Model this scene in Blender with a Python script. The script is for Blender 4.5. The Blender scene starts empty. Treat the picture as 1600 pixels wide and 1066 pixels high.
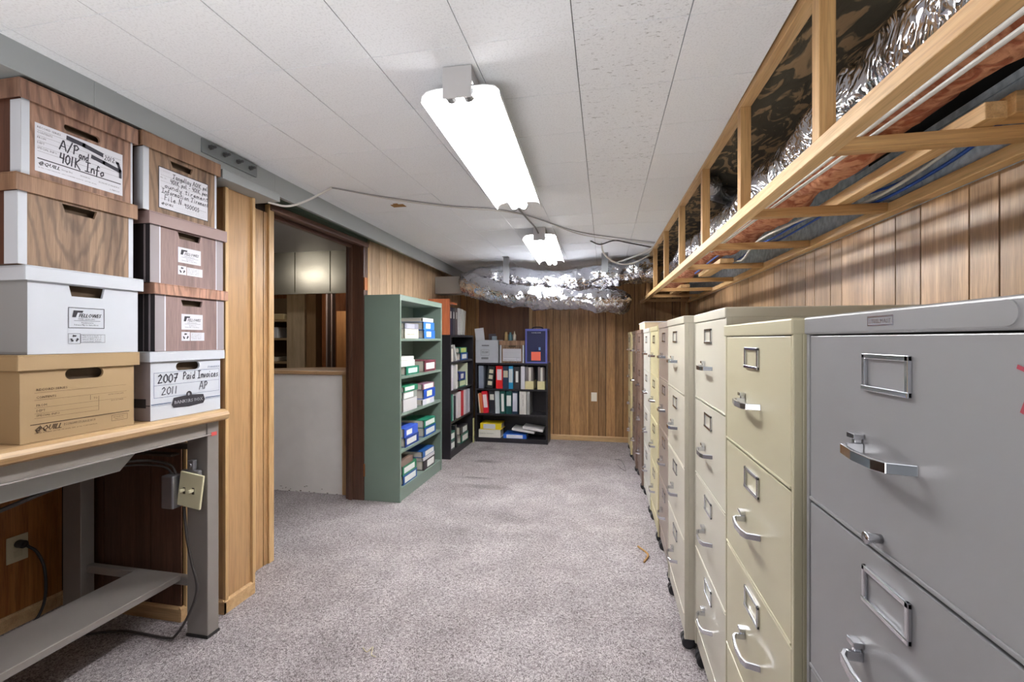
import bpy, bmesh, math, random
from mathutils import Vector, Matrix, noise
PI = math.pi
C = bpy.context.scene.collection
SC = bpy.context.scene
R = random.Random(7)
# ------------------------------------------------------------------ camera, world, exposure
TH = math.atan(145/711)
cam = bpy.data.cameras.new('camera'); camo = bpy.data.objects.new('camera', cam); C.objects.link(camo)
camo.location = (0, 0, 1.28); camo.rotation_euler = (PI/2, 0, TH)
cam.sensor_width = 36; cam.lens = 36*711/1600; cam.shift_y = -3/1600
cam.clip_start = .02
SC.camera = camo
SC.view_settings.view_transform = 'Standard'; SC.view_settings.look = 'None'
SC.view_settings.gamma = 1; SC.view_settings.use_curve_mapping = False
SC.view_settings.exposure = 1.6
w = bpy.data.worlds.new('world'); SC.world = w; w.use_nodes = True
w.node_tree.nodes['Background'].inputs[0].default_value = (.9, .95, 1, 1)
w.node_tree.nodes['Background'].inputs[1].default_value = .07
TUBE_POWER = 24.0
# soft fill light added behind the camera to brighten the ceiling, no fixture there
al = bpy.data.lights.new('ceiling_fill', 'AREA'); al.shape = 'DISK'; al.size = 1.4; al.energy = 22; al.color = (1, .98, .96)
alo = bpy.data.objects.new('ceiling_fill', al); C.objects.link(alo); alo.location = (-.7, -.7, .75); alo.rotation_euler = (PI-math.radians(-6), 0, 0)
CEIL = 2.134

# ------------------------------------------------------------------ materials
def srgb(r, g, b):
    f = lambda c: (c/255/12.92) if c/255 <= .04045 else ((c/255+.055)/1.055)**2.4
    return (f(r), f(g), f(b), 1)
MATS = {}
def mat(name, col, rough=.6, metal=0, spec=.5, bump=0, bscale=200, var=0, vscale=8, emit=0, coat=0):
    if name in MATS: return MATS[name]
    m = bpy.data.materials.new(name); m.use_nodes = True; nt = m.node_tree; b = nt.nodes['Principled BSDF']
    if len(col) == 3: col = srgb(*col)
    b.inputs['Base Color'].default_value = col; b.inputs['Roughness'].default_value = rough
    b.inputs['Metallic'].default_value = metal; b.inputs['Specular IOR Level'].default_value = spec
    if coat: b.inputs['Coat Weight'].default_value = coat; b.inputs['Coat Roughness'].default_value = .15
    if emit: b.inputs['Emission Color'].default_value = (1, .99, .98, 1); b.inputs['Emission Strength'].default_value = emit
    if bump or var:
        tc = nt.nodes.new('ShaderNodeTexCoord')
    if bump:
        n = nt.nodes.new('ShaderNodeTexNoise'); n.inputs['Scale'].default_value = bscale; n.inputs['Detail'].default_value = 3
        nt.links.new(tc.outputs['Object'], n.inputs['Vector'])
        bp = nt.nodes.new('ShaderNodeBump'); bp.inputs['Strength'].default_value = bump; bp.inputs['Distance'].default_value = .003
        nt.links.new(n.outputs[0], bp.inputs['Height']); nt.links.new(bp.outputs[0], b.inputs['Normal'])
    if var:
        n = nt.nodes.new('ShaderNodeTexNoise'); n.inputs['Scale'].default_value = vscale; n.inputs['Detail'].default_value = 5
        nt.links.new(tc.outputs['Object'], n.inputs['Vector'])
        mr = nt.nodes.new('ShaderNodeMapRange'); mr.inputs[1].default_value = .3; mr.inputs[2].default_value = .7
        mr.inputs[3].default_value = 1-var; mr.inputs[4].default_value = 1+var
        nt.links.new(n.outputs[0], mr.inputs[0])
        mx = nt.nodes.new('ShaderNodeVectorMath'); mx.operation = 'SCALE'
        mx.inputs[0].default_value = col[:3]; nt.links.new(mr.outputs[0], mx.inputs['Scale'])
        nt.links.new(mx.outputs[0], b.inputs['Base Color'])
    MATS[name] = m; return m

def woodmat(name, dark, light, axis='Z', scale=1.0, rough=.45, tint=False, coat=0, knots=0):
    """grain that runs along `axis`; reads the per-face 'tint' attribute of a panelled wall"""
    if name in MATS: return MATS[name]
    m = bpy.data.materials.new(name); m.use_nodes = True; nt = m.node_tree; b = nt.nodes['Principled BSDF']
    L = nt.links.new
    tc = nt.nodes.new('ShaderNodeTexCoord'); mp = nt.nodes.new('ShaderNodeMapping')
    s = [45*scale]*3; s['XYZ'.index(axis)] = 2.2*scale
    mp.inputs['Scale'].default_value = s; L(tc.outputs['Object'], mp.inputs['Vector'])
    vec = mp.outputs[0]
    if tint:
        at = nt.nodes.new('ShaderNodeAttribute'); at.attribute_name = 'tint'
        ad = nt.nodes.new('ShaderNodeVectorMath'); ad.operation = 'MULTIPLY_ADD'
        cb = nt.nodes.new('ShaderNodeCombineXYZ')
        for i in range(3): L(at.outputs['Fac'], cb.inputs[i])
        L(cb.outputs[0], ad.inputs[0]); ad.inputs[1].default_value = (37, 53, 19); L(vec, ad.inputs[2]); vec = ad.outputs[0]
    n = nt.nodes.new('ShaderNodeTexNoise'); n.inputs['Scale'].default_value = 1; n.inputs['Detail'].default_value = 6
    n.inputs['Distortion'].default_value = .7; L(vec, n.inputs['Vector'])
    n2 = nt.nodes.new('ShaderNodeTexNoise'); n2.inputs['Scale'].default_value = .18; n2.inputs['Detail'].default_value = 3
    n2.inputs['Distortion'].default_value = 1.5; L(vec, n2.inputs['Vector'])
    mm = nt.nodes.new('ShaderNodeMath'); mm.operation = 'MULTIPLY_ADD'; mm.inputs[1].default_value = .55
    L(n.outputs[0], mm.inputs[0])
    m2 = nt.nodes.new('ShaderNodeMath'); m2.operation = 'MULTIPLY'; m2.inputs[1].default_value = .45; L(n2.outputs[0], m2.inputs[0])
    L(m2.outputs[0], mm.inputs[2])
    cr = nt.nodes.new('ShaderNodeValToRGB'); cr.color_ramp.elements[0].position = .36; cr.color_ramp.elements[1].position = .62
    cr.color_ramp.elements[0].color = srgb(*dark); cr.color_ramp.elements[1].color = srgb(*light)
    L(mm.outputs[0], cr.inputs[0]); col = cr.outputs[0]
    mp3 = nt.nodes.new('ShaderNodeMapping'); s3 = [330*scale]*3; s3['XYZ'.index(axis)] = 14*scale
    mp3.inputs['Scale'].default_value = s3; L(tc.outputs['Object'], mp3.inputs[0])
    n3 = nt.nodes.new('ShaderNodeTexNoise'); n3.inputs['Scale'].default_value = 1; n3.inputs['Detail'].default_value = 2; L(mp3.outputs[0], n3.inputs['Vector'])
    r3 = nt.nodes.new('ShaderNodeMapRange'); r3.inputs[1].default_value = .35; r3.inputs[2].default_value = .55; r3.inputs[3].default_value = .76 if tint else .86; r3.inputs[4].default_value = 1.05
    L(n3.outputs[0], r3.inputs[0])
    s4 = nt.nodes.new('ShaderNodeVectorMath'); s4.operation = 'SCALE'; L(col, s4.inputs[0]); L(r3.outputs[0], s4.inputs['Scale']); col = s4.outputs[0]
    if tint:
        mr = nt.nodes.new('ShaderNodeMapRange'); mr.inputs[3].default_value = .72; mr.inputs[4].default_value = 1.18
        L(at.outputs['Fac'], mr.inputs[0])
        sc = nt.nodes.new('ShaderNodeVectorMath'); sc.operation = 'SCALE'; L(col, sc.inputs[0]); L(mr.outputs[0], sc.inputs['Scale'])
        col = sc.outputs[0]
    if knots:
        v = nt.nodes.new('ShaderNodeTexVoronoi'); v.inputs['Scale'].default_value = knots
        kp = nt.nodes.new('ShaderNodeMapping'); ks = [1.6]*3; ks['XYZ'.index(axis)] = .7; kp.inputs['Scale'].default_value = ks
        L(tc.outputs['Object'], kp.inputs[0]); L(kp.outputs[0], v.inputs['Vector'])
        kr = nt.nodes.new('ShaderNodeMapRange'); kr.inputs[1].default_value = .06; kr.inputs[2].default_value = .14
        kr.inputs[3].default_value = .35; kr.inputs[4].default_value = 1; L(v.outputs['Distance'], kr.inputs[0])
        sc = nt.nodes.new('ShaderNodeVectorMath'); sc.operation = 'SCALE'; L(col, sc.inputs[0]); L(kr.outputs[0], sc.inputs['Scale']); col = sc.outputs[0]
    L(col, b.inputs['Base Color']); b.inputs['Roughness'].default_value = rough
    if coat: b.inputs['Coat Weight'].default_value = coat; b.inputs['Coat Roughness'].default_value = .2
    bp = nt.nodes.new('ShaderNodeBump'); bp.inputs['Strength'].default_value = .15; bp.inputs['Distance'].default_value = .002
    L(mm.outputs[0], bp.inputs['Height']); L(bp.outputs[0], b.inputs['Normal'])
    MATS[name] = m; return m

def carpetmat():
    m = bpy.data.materials.new('carpet'); m.use_nodes = True; nt = m.node_tree; b = nt.nodes['Principled BSDF']; L = nt.links.new
    tc = nt.nodes.new('ShaderNodeTexCoord')
    def N(s, d, dist=0):
        n = nt.nodes.new('ShaderNodeTexNoise'); n.inputs['Scale'].default_value = s; n.inputs['Detail'].default_value = d
        n.inputs['Distortion'].default_value = dist; L(tc.outputs['Object'], n.inputs['Vector']); return n
    fine = N(120, 4, 1.5); mid = N(5, 5); big = N(1.1, 4, .5)
    def ramp(src, a, bb, c0, c1):
        r = nt.nodes.new('ShaderNodeValToRGB'); r.color_ramp.elements[0].position = a; r.color_ramp.elements[1].position = bb
        r.color_ramp.elements[0].color = c0; r.color_ramp.elements[1].color = c1; L(src, r.inputs[0]); return r
    base = ramp(fine.outputs[0], .38, .62, srgb(112, 105, 106), srgb(194, 187, 189))
    m1 = ramp(mid.outputs[0], .35, .7, (.86, .86, .86, 1), (1.08, 1.08, 1.08, 1))
    m2 = ramp(big.outputs[0], .35, .65, (.88, .86, .86, 1), (1.1, 1.1, 1.1, 1))
    def mul(a, bb):
        x = nt.nodes.new('ShaderNodeVectorMath'); x.operation = 'MULTIPLY'; L(a, x.inputs[0]); L(bb, x.inputs[1]); return x.outputs[0]
    col = mul(mul(base.outputs[0], m1.outputs[0]), m2.outputs[0])
    # worn dirty spots in the traffic lane
    for (x, y, sx, sy, k) in [(-1.22, 4.6, .16, .07, .62), (-1.16, 4.05, .2, .03, .6), (-1.0, 3.82, .22, .07, .66), (-.8, 3.2, .35, .12, .84), (-.95, 2.9, .4, .1, .85), (-1.35, 5.15, .12, .12, .75), (-.86, 2.75, .28, .06, .85)]:
        mp = nt.nodes.new('ShaderNodeMapping'); mp.vector_type = 'TEXTURE'; mp.inputs['Location'].default_value = (x, y, 0); mp.inputs['Scale'].default_value = (sx, sy, 1)
        L(tc.outputs['Object'], mp.inputs[0])
        wn = nt.nodes.new('ShaderNodeVectorMath'); wn.operation = 'MULTIPLY_ADD'; L(mid.outputs['Color'], wn.inputs[0]); wn.inputs[1].default_value = (1.6, 1.6, 0); L(mp.outputs[0], wn.inputs[2])
        sb = nt.nodes.new('ShaderNodeVectorMath'); sb.operation = 'SUBTRACT'; L(wn.outputs[0], sb.inputs[0]); sb.inputs[1].default_value = (.8, .8, 0)
        ln = nt.nodes.new('ShaderNodeVectorMath'); ln.operation = 'LENGTH'; L(sb.outputs[0], ln.inputs[0])
        mr = nt.nodes.new('ShaderNodeMapRange'); mr.inputs[1].default_value = .4; mr.inputs[2].default_value = 1.2; mr.inputs[3].default_value = k; mr.inputs[4].default_value = 1
        L(ln.outputs['Value'], mr.inputs[0])
        sc = nt.nodes.new('ShaderNodeVectorMath'); sc.operation = 'SCALE'; L(col, sc.inputs[0]); L(mr.outputs[0], sc.inputs['Scale']); col = sc.outputs[0]
    L(col, b.inputs['Base Color']); b.inputs['Roughness'].default_value = 1; b.inputs['Specular IOR Level'].default_value = .05
    bp = nt.nodes.new('ShaderNodeBump'); bp.inputs['Strength'].default_value = .7; bp.inputs['Distance'].default_value = .006
    L(fine.outputs[0], bp.inputs['Height']); L(bp.outputs[0], b.inputs['Normal'])
    return m

def tilemat(name, fissured):
    m = bpy.data.materials.new(name); m.use_nodes = True; nt = m.node_tree; b = nt.nodes['Principled BSDF']; L = nt.links.new
    tc = nt.nodes.new('ShaderNodeTexCoord')
    n = nt.nodes.new('ShaderNodeTexNoise'); n.inputs['Scale'].default_value = 170; n.inputs['Detail'].default_value = 4
    L(tc.outputs['Object'], n.inputs['Vector'])
    base = (236, 240, 245)
    h = n.outputs[0]
    cr = nt.nodes.new('ShaderNodeValToRGB'); cr.color_ramp.elements[0].position = .3; cr.color_ramp.elements[1].position = .5
    cr.color_ramp.elements[0].color = srgb(222, 226, 231); cr.color_ramp.elements[1].color = srgb(*base); L(h, cr.inputs[0]); col = cr.outputs[0]
    if fissured:
        mp = nt.nodes.new('ShaderNodeMapping'); mp.inputs['Scale'].default_value = (1, 3.2, 1); L(tc.outputs['Object'], mp.inputs[0])
        n2 = nt.nodes.new('ShaderNodeTexNoise'); n2.inputs['Scale'].default_value = 46; n2.inputs['Detail'].default_value = 3; n2.inputs['Distortion'].default_value = .6
        L(mp.outputs[0], n2.inputs['Vector'])
        c2 = nt.nodes.new('ShaderNodeValToRGB'); c2.color_ramp.elements[0].position = .33; c2.color_ramp.elements[1].position = .37
        c2.color_ramp.elements[0].color = (.62, .62, .62, 1); c2.color_ramp.elements[1].color = (1, 1, 1, 1); L(n2.outputs[0], c2.inputs[0])
        x = nt.nodes.new('ShaderNodeVectorMath'); x.operation = 'MULTIPLY'; L(col, x.inputs[0]); L(c2.outputs[0], x.inputs[1]); col = x.outputs[0]
        h = c2.outputs[0]
    L(col, b.inputs['Base Color']); b.inputs['Roughness'].default_value = .9; b.inputs['Specular IOR Level'].default_value = .2
    bp = nt.nodes.new('ShaderNodeBump'); bp.inputs['Strength'].default_value = .35; bp.inputs['Distance'].default_value = .003
    L(h, bp.inputs['Height']); L(bp.outputs[0], b.inputs['Normal'])
    return m

def foilmat(name='foil', col=(.5, .5, .53, 1), rough=.13):
    if name in MATS: return MATS[name]
    m = bpy.data.materials.new(name); m.use_nodes = True; nt = m.node_tree; b = nt.nodes['Principled BSDF']; L = nt.links.new
    b.inputs['Base Color'].default_value = col; b.inputs['Metallic'].default_value = 1; b.inputs['Roughness'].default_value = rough
    tc = nt.nodes.new('ShaderNodeTexCoord')
    n = nt.nodes.new('ShaderNodeTexNoise'); n.inputs['Scale'].default_value = 6; n.inputs['Detail'].default_value = 2; n.inputs['Distortion'].default_value = 1.4
    L(tc.outputs['Object'], n.inputs['Vector'])
    v = nt.nodes.new('ShaderNodeTexVoronoi'); v.inputs['Scale'].default_value = 26; v.feature = 'DISTANCE_TO_EDGE'; L(n.outputs['Color'], v.inputs['Vector'])
    v.inputs['Scale'].default_value = 6
    ad = nt.nodes.new('ShaderNodeMath'); ad.operation = 'ADD'; L(n.outputs[0], ad.inputs[0]); L(v.outputs['Distance'], ad.inputs[1])
    bp = nt.nodes.new('ShaderNodeBump'); bp.inputs['Strength'].default_value = .4; bp.inputs['Distance'].default_value = .02
    L(ad.outputs[0], bp.inputs['Height']); L(bp.outputs[0], b.inputs['Normal'])
    MATS[name] = m; return m

def patchmat(name, c0, c1, scale, lo, hi, rough=.9, bump=.5, stretch=(1, 1, 1), dist=1.5):
    if name in MATS: return MATS[name]
    m = bpy.data.materials.new(name); m.use_nodes = True; nt = m.node_tree; b = nt.nodes['Principled BSDF']; L = nt.links.new
    tc = nt.nodes.new('ShaderNodeTexCoord'); mp = nt.nodes.new('ShaderNodeMapping'); mp.inputs['Scale'].default_value = stretch; L(tc.outputs['Object'], mp.inputs[0])
    n = nt.nodes.new('ShaderNodeTexNoise'); n.inputs['Scale'].default_value = scale; n.inputs['Detail'].default_value = 7; n.inputs['Distortion'].default_value = dist
    L(mp.outputs[0], n.inputs['Vector'])
    cr = nt.nodes.new('ShaderNodeValToRGB'); cr.color_ramp.elements[0].position = lo; cr.color_ramp.elements[1].position = hi
    cr.color_ramp.elements[0].color = srgb(*c0); cr.color_ramp.elements[1].color = srgb(*c1); L(n.outputs[0], cr.inputs[0])
    L(cr.outputs[0], b.inputs['Base Color']); b.inputs['Roughness'].default_value = rough
    bp = nt.nodes.new('ShaderNodeBump'); bp.inputs['Strength'].default_value = bump; bp.inputs['Distance'].default_value = .01
    L(n.outputs[0], bp.inputs['Height']); L(bp.outputs[0], b.inputs['Normal'])
    MATS[name] = m; return m

# ------------------------------------------------------------------ mesh builder
class MB:
    def __init__(s): s.v = []; s.f = []; s.m = []; s.t = []
    def add(s, vs, fs, m=0, t=.5, M=None):
        o = len(s.v)
        s.v += [tuple(M @ Vector(p)) if M else tuple(p) for p in vs]
        for f in fs: s.f.append([i+o for i in f]); s.m.append(m); s.t.append(t)
        return s
    def box(s, x0, x1, y0, y1, z0, z1, m=0, t=.5, M=None):
        if x0 > x1: x0, x1 = x1, x0
        if y0 > y1: y0, y1 = y1, y0
        if z0 > z1: z0, z1 = z1, z0
        vs = [(x0,y0,z0),(x1,y0,z0),(x1,y1,z0),(x0,y1,z0),(x0,y0,z1),(x1,y0,z1),(x1,y1,z1),(x0,y1,z1)]
        return s.add(vs, [(0,3,2,1),(4,5,6,7),(0,1,5,4),(1,2,6,5),(2,3,7,6),(3,0,4,7)], m, t, M)
    def prism(s, poly, axis, a, b, m=0, M=None):
        """poly: 2-D outline; axis 'x' -> (y,z), 'y' -> (x,z), 'z' -> (x,y); extruded from a to b"""
        def P(p, q):
            return {'x': (q, p[0], p[1]), 'y': (p[0], q, p[1]), 'z': (p[0], p[1], q)}[axis]
        n = len(poly); vs = [P(p, a) for p in poly] + [P(p, b) for p in poly]
        fs = [tuple(range(n))[::-1], tuple(range(n, 2*n))] + [(i, (i+1) % n, n+(i+1) % n, n+i) for i in range(n)]
        return s.add(vs, fs, m, .5, M)
    def tube(s, pts, r, n=8, m=0, cap=True, fn=None):
        pts = [Vector(p) for p in pts]; k = len(pts); o = len(s.v)
        up = None; rings = []
        for i, p in enumerate(pts):
            t = (pts[min(i+1, k-1)] - pts[max(i-1, 0)]).normalized()
            if up is None:
                up = Vector((0, 0, 1)) if abs(t.z) < .9 else Vector((1, 0, 0))
            a = (up - t*up.dot(t)).normalized(); b = t.cross(a); up = a
            rr = r[i] if isinstance(r, (list, tuple)) else r
            for j in range(n):
                th = 2*PI*j/n; d = a*math.cos(th) + b*math.sin(th)
                q = p + d*rr
                if fn: q = fn(q, d, i, j)
                s.v.append(tuple(q))
        for i in range(k-1):
            for j in range(n):
                s.f.append([o+i*n+j, o+i*n+(j+1) % n, o+(i+1)*n+(j+1) % n, o+(i+1)*n+j]); s.m.append(m); s.t.append(.5)
        if cap:
            s.f.append([o+j for j in range(n)][::-1]); s.m.append(m); s.t.append(.5)
            s.f.append([o+(k-1)*n+j for j in range(n)]); s.m.append(m); s.t.append(.5)
        return s
    def cyl(s, p0, p1, r, n=16, m=0): return s.tube([p0, p1], r, n, m)
    def bar(s, p0, p1, w, h, m=0):
        """rectangular bar between two points; w sideways, h upwards"""
        p0 = Vector(p0); p1 = Vector(p1); t = (p1-p0).normalized()
        up = Vector((0, 0, 1)) if abs(t.z) < .9 else Vector((0, 1, 0))
        a = t.cross(up).normalized(); b = a.cross(t)
        vs = []
        for p in (p0, p1):
            for (i, j) in ((-1,-1),(1,-1),(1,1),(-1,1)): vs.append(tuple(p + a*i*w/2 + b*j*h/2))
        return s.add(vs, [(0,1,2,3),(7,6,5,4),(0,4,5,1),(1,5,6,2),(2,6,7,3),(3,7,4,0)], m)
    def build(s, name, mats, parent=None, bevel=0, smooth=False, seg=2, tint=False):
        me = bpy.data.meshes.new(name); me.from_pydata(s.v, [], s.f)
        if not isinstance(mats, (list, tuple)): mats = [mats]
        for m in mats: me.materials.append(m)
        me.polygons.foreach_set('material_index', s.m)
        if tint:
            at = me.attributes.new('tint', 'FLOAT', 'FACE'); at.data.foreach_set('value', s.t)
        bm = bmesh.new(); bm.from_mesh(me); bmesh.ops.recalc_face_normals(bm, faces=bm.faces); bm.to_mesh(me); bm.free()
        if smooth: me.polygons.foreach_set('use_smooth', [True]*len(me.polygons))
        me.update()
        o = bpy.data.objects.new(name, me); C.objects.link(o)
        if parent: o.parent = parent
        if bevel:
            bv = o.modifiers.new('bevel', 'BEVEL'); bv.width = bevel; bv.segments = seg; bv.limit_method = 'ANGLE'; bv.angle_limit = .6
        return o

def tag(o, label, cat, group=None, kind=None):
    o['label'] = label; o['category'] = cat
    if group: o['group'] = group
    if kind: o['kind'] = kind
    return o
def thing(name, label, cat, loc=(0, 0, 0), rz=0, group=None):
    o = bpy.data.objects.new(name, None); C.objects.link(o); o.location = loc; o.rotation_euler = (0, 0, rz)
    o.empty_display_size = .05
    return tag(o, label, cat, group)
def struct(o): o['kind'] = 'structure'; return o

# ------------------------------------------------------------------ writing
FC = {}
def glyphs(s):
    if s in FC: return FC[s]
    cu = bpy.data.curves.new('t', 'FONT'); cu.body = s; cu.size = 1; cu.resolution_u = 1
    o = bpy.data.objects.new('t', cu); C.objects.link(o)
    bpy.context.view_layer.update()
    me = o.evaluated_get(bpy.context.evaluated_depsgraph_get()).to_mesh()
    vs = [tuple(v.co) for v in me.vertices]; fs = [tuple(p.vertices) for p in me.polygons]
    bpy.data.objects.remove(o); bpy.data.curves.remove(cu)
    FC[s] = (vs, fs); return FC[s]
def text(mb, s, u, v, h, width=None, shear=0, m=0, y=-.0012, slope=0, bold=0, vert=False):
    """print s on the plane y (facing -Y); (u,v) = left end of the baseline, h = capital height"""
    vs, fs = glyphs(s)
    if not vs: return
    x1 = max(p[0] for p in vs); x0 = min(p[0] for p in vs); k = h/.7
    kx = width/(x1-x0) if width else k
    for off in ([0] if not bold else [-bold, 0, bold]):
        out = []
        for p in vs:
            a = (p[0]-x0)*kx + p[1]*k*shear + off; b = p[1]*k + a*slope
            if vert: a, b = -b, a
            out.append((u+a, y - abs(off)*.01, v+b))
        mb.add(out, fs, m)
HAND = {
 'A': [[(0,0),(.35,1),(.45,1),(.8,0)],[(.1,.4),(.7,.38)]], 'P': [[(.1,0),(.15,1)],[(0,.85),(.4,1),(.65,.75),(.45,.5),(.15,.45)]],
 '/': [[(0,-.1),(.5,1.1)]], 'a': [[(.5,.5),(.2,.55),(.05,.25),(.2,0),(.5,.2)],[(.52,.55),(.5,.1),(.62,0)]],
 'n': [[(.05,0),(.08,.5)],[(.08,.35),(.3,.55),(.45,.4),(.5,0)]], 'd': [[(.5,.4),(.25,.5),(.05,.25),(.2,0),(.48,.12)],[(.52,1),(.5,.08),(.6,0)]],
 '4': [[(.1,1),(.05,.5),(.55,.48)],[(.5,1),(.45,0)]], '0': [[(.3,1),(.05,.7),(.05,.25),(.3,0),(.55,.3),(.55,.75),(.3,1)]],
 '1': [[(.15,1),(.12,0)]], 'K': [[(.05,1),(.08,0)],[(.6,1),(.1,.5),(.75,-.1)]], 'I': [[(.3,1),(.3,0)],[(0,1),(.6,1)],[(0,0),(.6,0)]],
 'f': [[(.5,.9),(.3,1),(.2,.8),(.2,-.2)],[(0,.5),(.45,.5)]], 'o': [[(.3,.5),(.05,.3),(.2,0),(.5,.2),(.45,.48),(.3,.5)]],
 '2': [[(.05,.8),(.3,1),(.5,.75),(.05,0),(.6,.05)]], '7': [[(.05,.95),(.55,1),(.2,0)],[(.1,.5),(.5,.5)]], 'i': [[(.1,.5),(.12,0)],[(.12,.75),(.14,.8)]],
 'v': [[(0,.5),(.2,0),(.45,.5)]], 'c': [[(.45,.45),(.2,.5),(.05,.2),(.25,0),(.5,.1)]], 'e': [[(.05,.25),(.45,.3),(.3,.52),(.05,.25),(.2,0),(.5,.1)]],
 's': [[(.4,.5),(.1,.4),(.4,.15),(.05,0)]], 'N': [[(.05,0),(.1,1),(.45,.05),(.55,1)]], 'F': [[(.1,0),(.1,1),(.6,1)],[(.1,.55),(.45,.55)]],
 'l': [[(.1,1),(.15,0),(.3,.05)]], '9': [[(.45,.9),(.1,.95),(.1,.6),(.5,.7),(.45,.9),(.42,0)]], '3': [[(.05,.9),(.4,.95),(.2,.55),(.5,.3),(.3,0),(.0,.1)]],
 'T': [[(0,.95),(.8,1)],[(.4,1),(.35,0),(.1,.1)]], 'r': [[(.05,0),(.08,.5)],[(.08,.3),(.3,.52),(.42,.45)]], 'u': [[(.05,.5),(.1,.05),(.35,.05),(.48,.5),(.5,0)]],
 't': [[(.25,.9),(.2,.05),(.4,0)],[(0,.6),(.45,.6)]], 'g': [[(.45,.45),(.15,.5),(.1,.1),(.45,.15)],[(.47,.5),(.42,-.35),(.05,-.3)]], '6': [[(.4,1),(.05,.4),(.2,0),(.5,.2),(.3,.45),(.08,.3)]],
 'y': [[(.05,.5),(.2,.1),(.45,.2)],[(.5,.5),(.35,-.35),(.05,-.3)]], 'p': [[(.1,.5),(.08,-.35)],[(.1,.4),(.35,.52),(.45,.2),(.1,.05)]], '-': [[(.05,.4),(.4,.4)]],
 'm': [[(.0,0),(.03,.5)],[(.03,.35),(.2,.52),(.28,0)],[(.28,.35),(.45,.52),(.55,0)]], ' ': []}
def line(mb, pts, w, m=0, y=-.0014):
    for (a, b) in zip(pts[:-1], pts[1:]):
        d = Vector((b[0]-a[0], b[1]-a[1])); L_ = d.length or 1e-6; d = d/L_; n = Vector((-d[1], d[0]))*w/2; e = d*w*.3
        mb.add([(a[0]-n[0]-e[0], y, a[1]-n[1]-e[1]), (b[0]-n[0]+e[0], y, b[1]-n[1]+e[1]), (b[0]+n[0]+e[0], y, b[1]+n[1]+e[1]), (a[0]+n[0]-e[0], y, a[1]+n[1]-e[1])], [(0, 1, 2, 3)], m)
def hand(mb, s, u, v, h, width, w=.002, m=0, slope=0, y=-.0015):
    w *= 1.35
    adv = [max([p[0] for st in HAND.get(c, []) for p in st] + [.35])+.18 for c in s]
    k = width/sum(adv); x = u
    for c, a in zip(s, adv):
        for st in HAND.get(c, []):
            line(mb, [(x+p[0]*k+p[1]*h*.08, v+p[1]*h+(x-u)*slope) for p in st], w, m, y)
        x += a*k
def rect(mb, u0, u1, v0, v1, y=-.001, m=0): mb.add([(u0,y,v0),(u1,y,v0),(u1,y,v1),(u0,y,v1)], [(0,1,2,3)], m)
def frame(mb, u0, u1, v0, v1, w, m=0, y=-.0012):
    rect(mb,u0,u1,v0,v0+w,y,m); rect(mb,u0,u1,v1-w,v1,y,m); rect(mb,u0,u0+w,v0+w,v1-w,y,m); rect(mb,u1-w,u1,v0+w,v1-w,y,m)

# ------------------------------------------------------------------ the setting
M_pine = woodmat('pine', (186, 146, 96), (220, 186, 138), 'Y', .8, .5, knots=3)
M_pine_up = woodmat('pine_upright', (168, 126, 78), (204, 166, 114), 'Z', .8, .5, knots=3)
M_pine_x = woodmat('pine_cross', (160, 118, 72), (200, 160, 108), 'X', .8, .5, knots=3)
M_trimwood = woodmat('trim_wood', (178, 142, 96), (204, 170, 122), 'Z', .6, .4)
M_groove = mat('groove', (38, 24, 14), .8)
def panelling(name, p0, p1, z0, z1, mt, seed, widths=(.1, .2, .13, .24, .1, .16), thick=.05, base=None, side=1, tl=0, th=1):
    """panelled wall from p0 to p1; room side is to the left of p0->p1 when side=1"""
    rr = random.Random(seed); p0 = Vector((p0[0], p0[1])); p1 = Vector((p1[0], p1[1])); d = p1-p0; Ln = d.length; d /= Ln
    n = Vector((-d.y, d.x))*side
    M = Matrix(((d.x, n.x, 0, p0.x), (d.y, n.y, 0, p0.y), (0, 0, 1, 0), (0, 0, 0, 1)))
    mb = MB(); mb.box(0, Ln, -thick, -.005, z0, z1, 1, .5, M)
    x = -rr.random()*.1; g = .006
    while x < Ln:
        wv = rr.choice(widths); a = max(x+g/2, 0); b = min(x+wv-g/2, Ln)
        if b-a > .004: mb.box(a, b, -.006, 0, z0, z1, 0, tl+(th-tl)*rr.random(), M)
        x += wv
    return struct(mb.build(name, [mt, M_groove], tint=True))

fl = struct(MB().box(-5.2, 1.1, -2.8, 6.3, -.1, 0).build('floor', carpetmat()))
M_tile = tilemat('ceiling_tile', False); M_tilef = tilemat('ceiling_tile_fissured', True); M_seam = mat('tile_seam', (96, 96, 98), .9)
mb = MB(); mb.box(-2.65, .48, -2.7, 5.9, CEIL+.012, CEIL+.08, 2)
T = .3045; x0 = -.085; y0 = .955; gp = .0013; rr = random.Random(3)
for i in range(-9, 3):
    for j in range(-13, 17):
        a = x0+i*T; b = y0+j*T*1.03
        xa, xb = max(a+gp, -2.62), min(a+T-gp, .475); ya, yb = max(b+.0016, -2.65), min(b+T*1.03-.0016, 5.85)
        if xb-xa < .01 or yb-ya < .01: continue
        dz = rr.random()*.0012
        mb.box(xa, xb, ya, yb, CEIL+dz, CEIL+.013, 1 if (i == 0 and -1 <= j <= 5) else 0)
ceil = struct(mb.build('ceiling', [M_tile, M_tilef, M_seam]))
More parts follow.
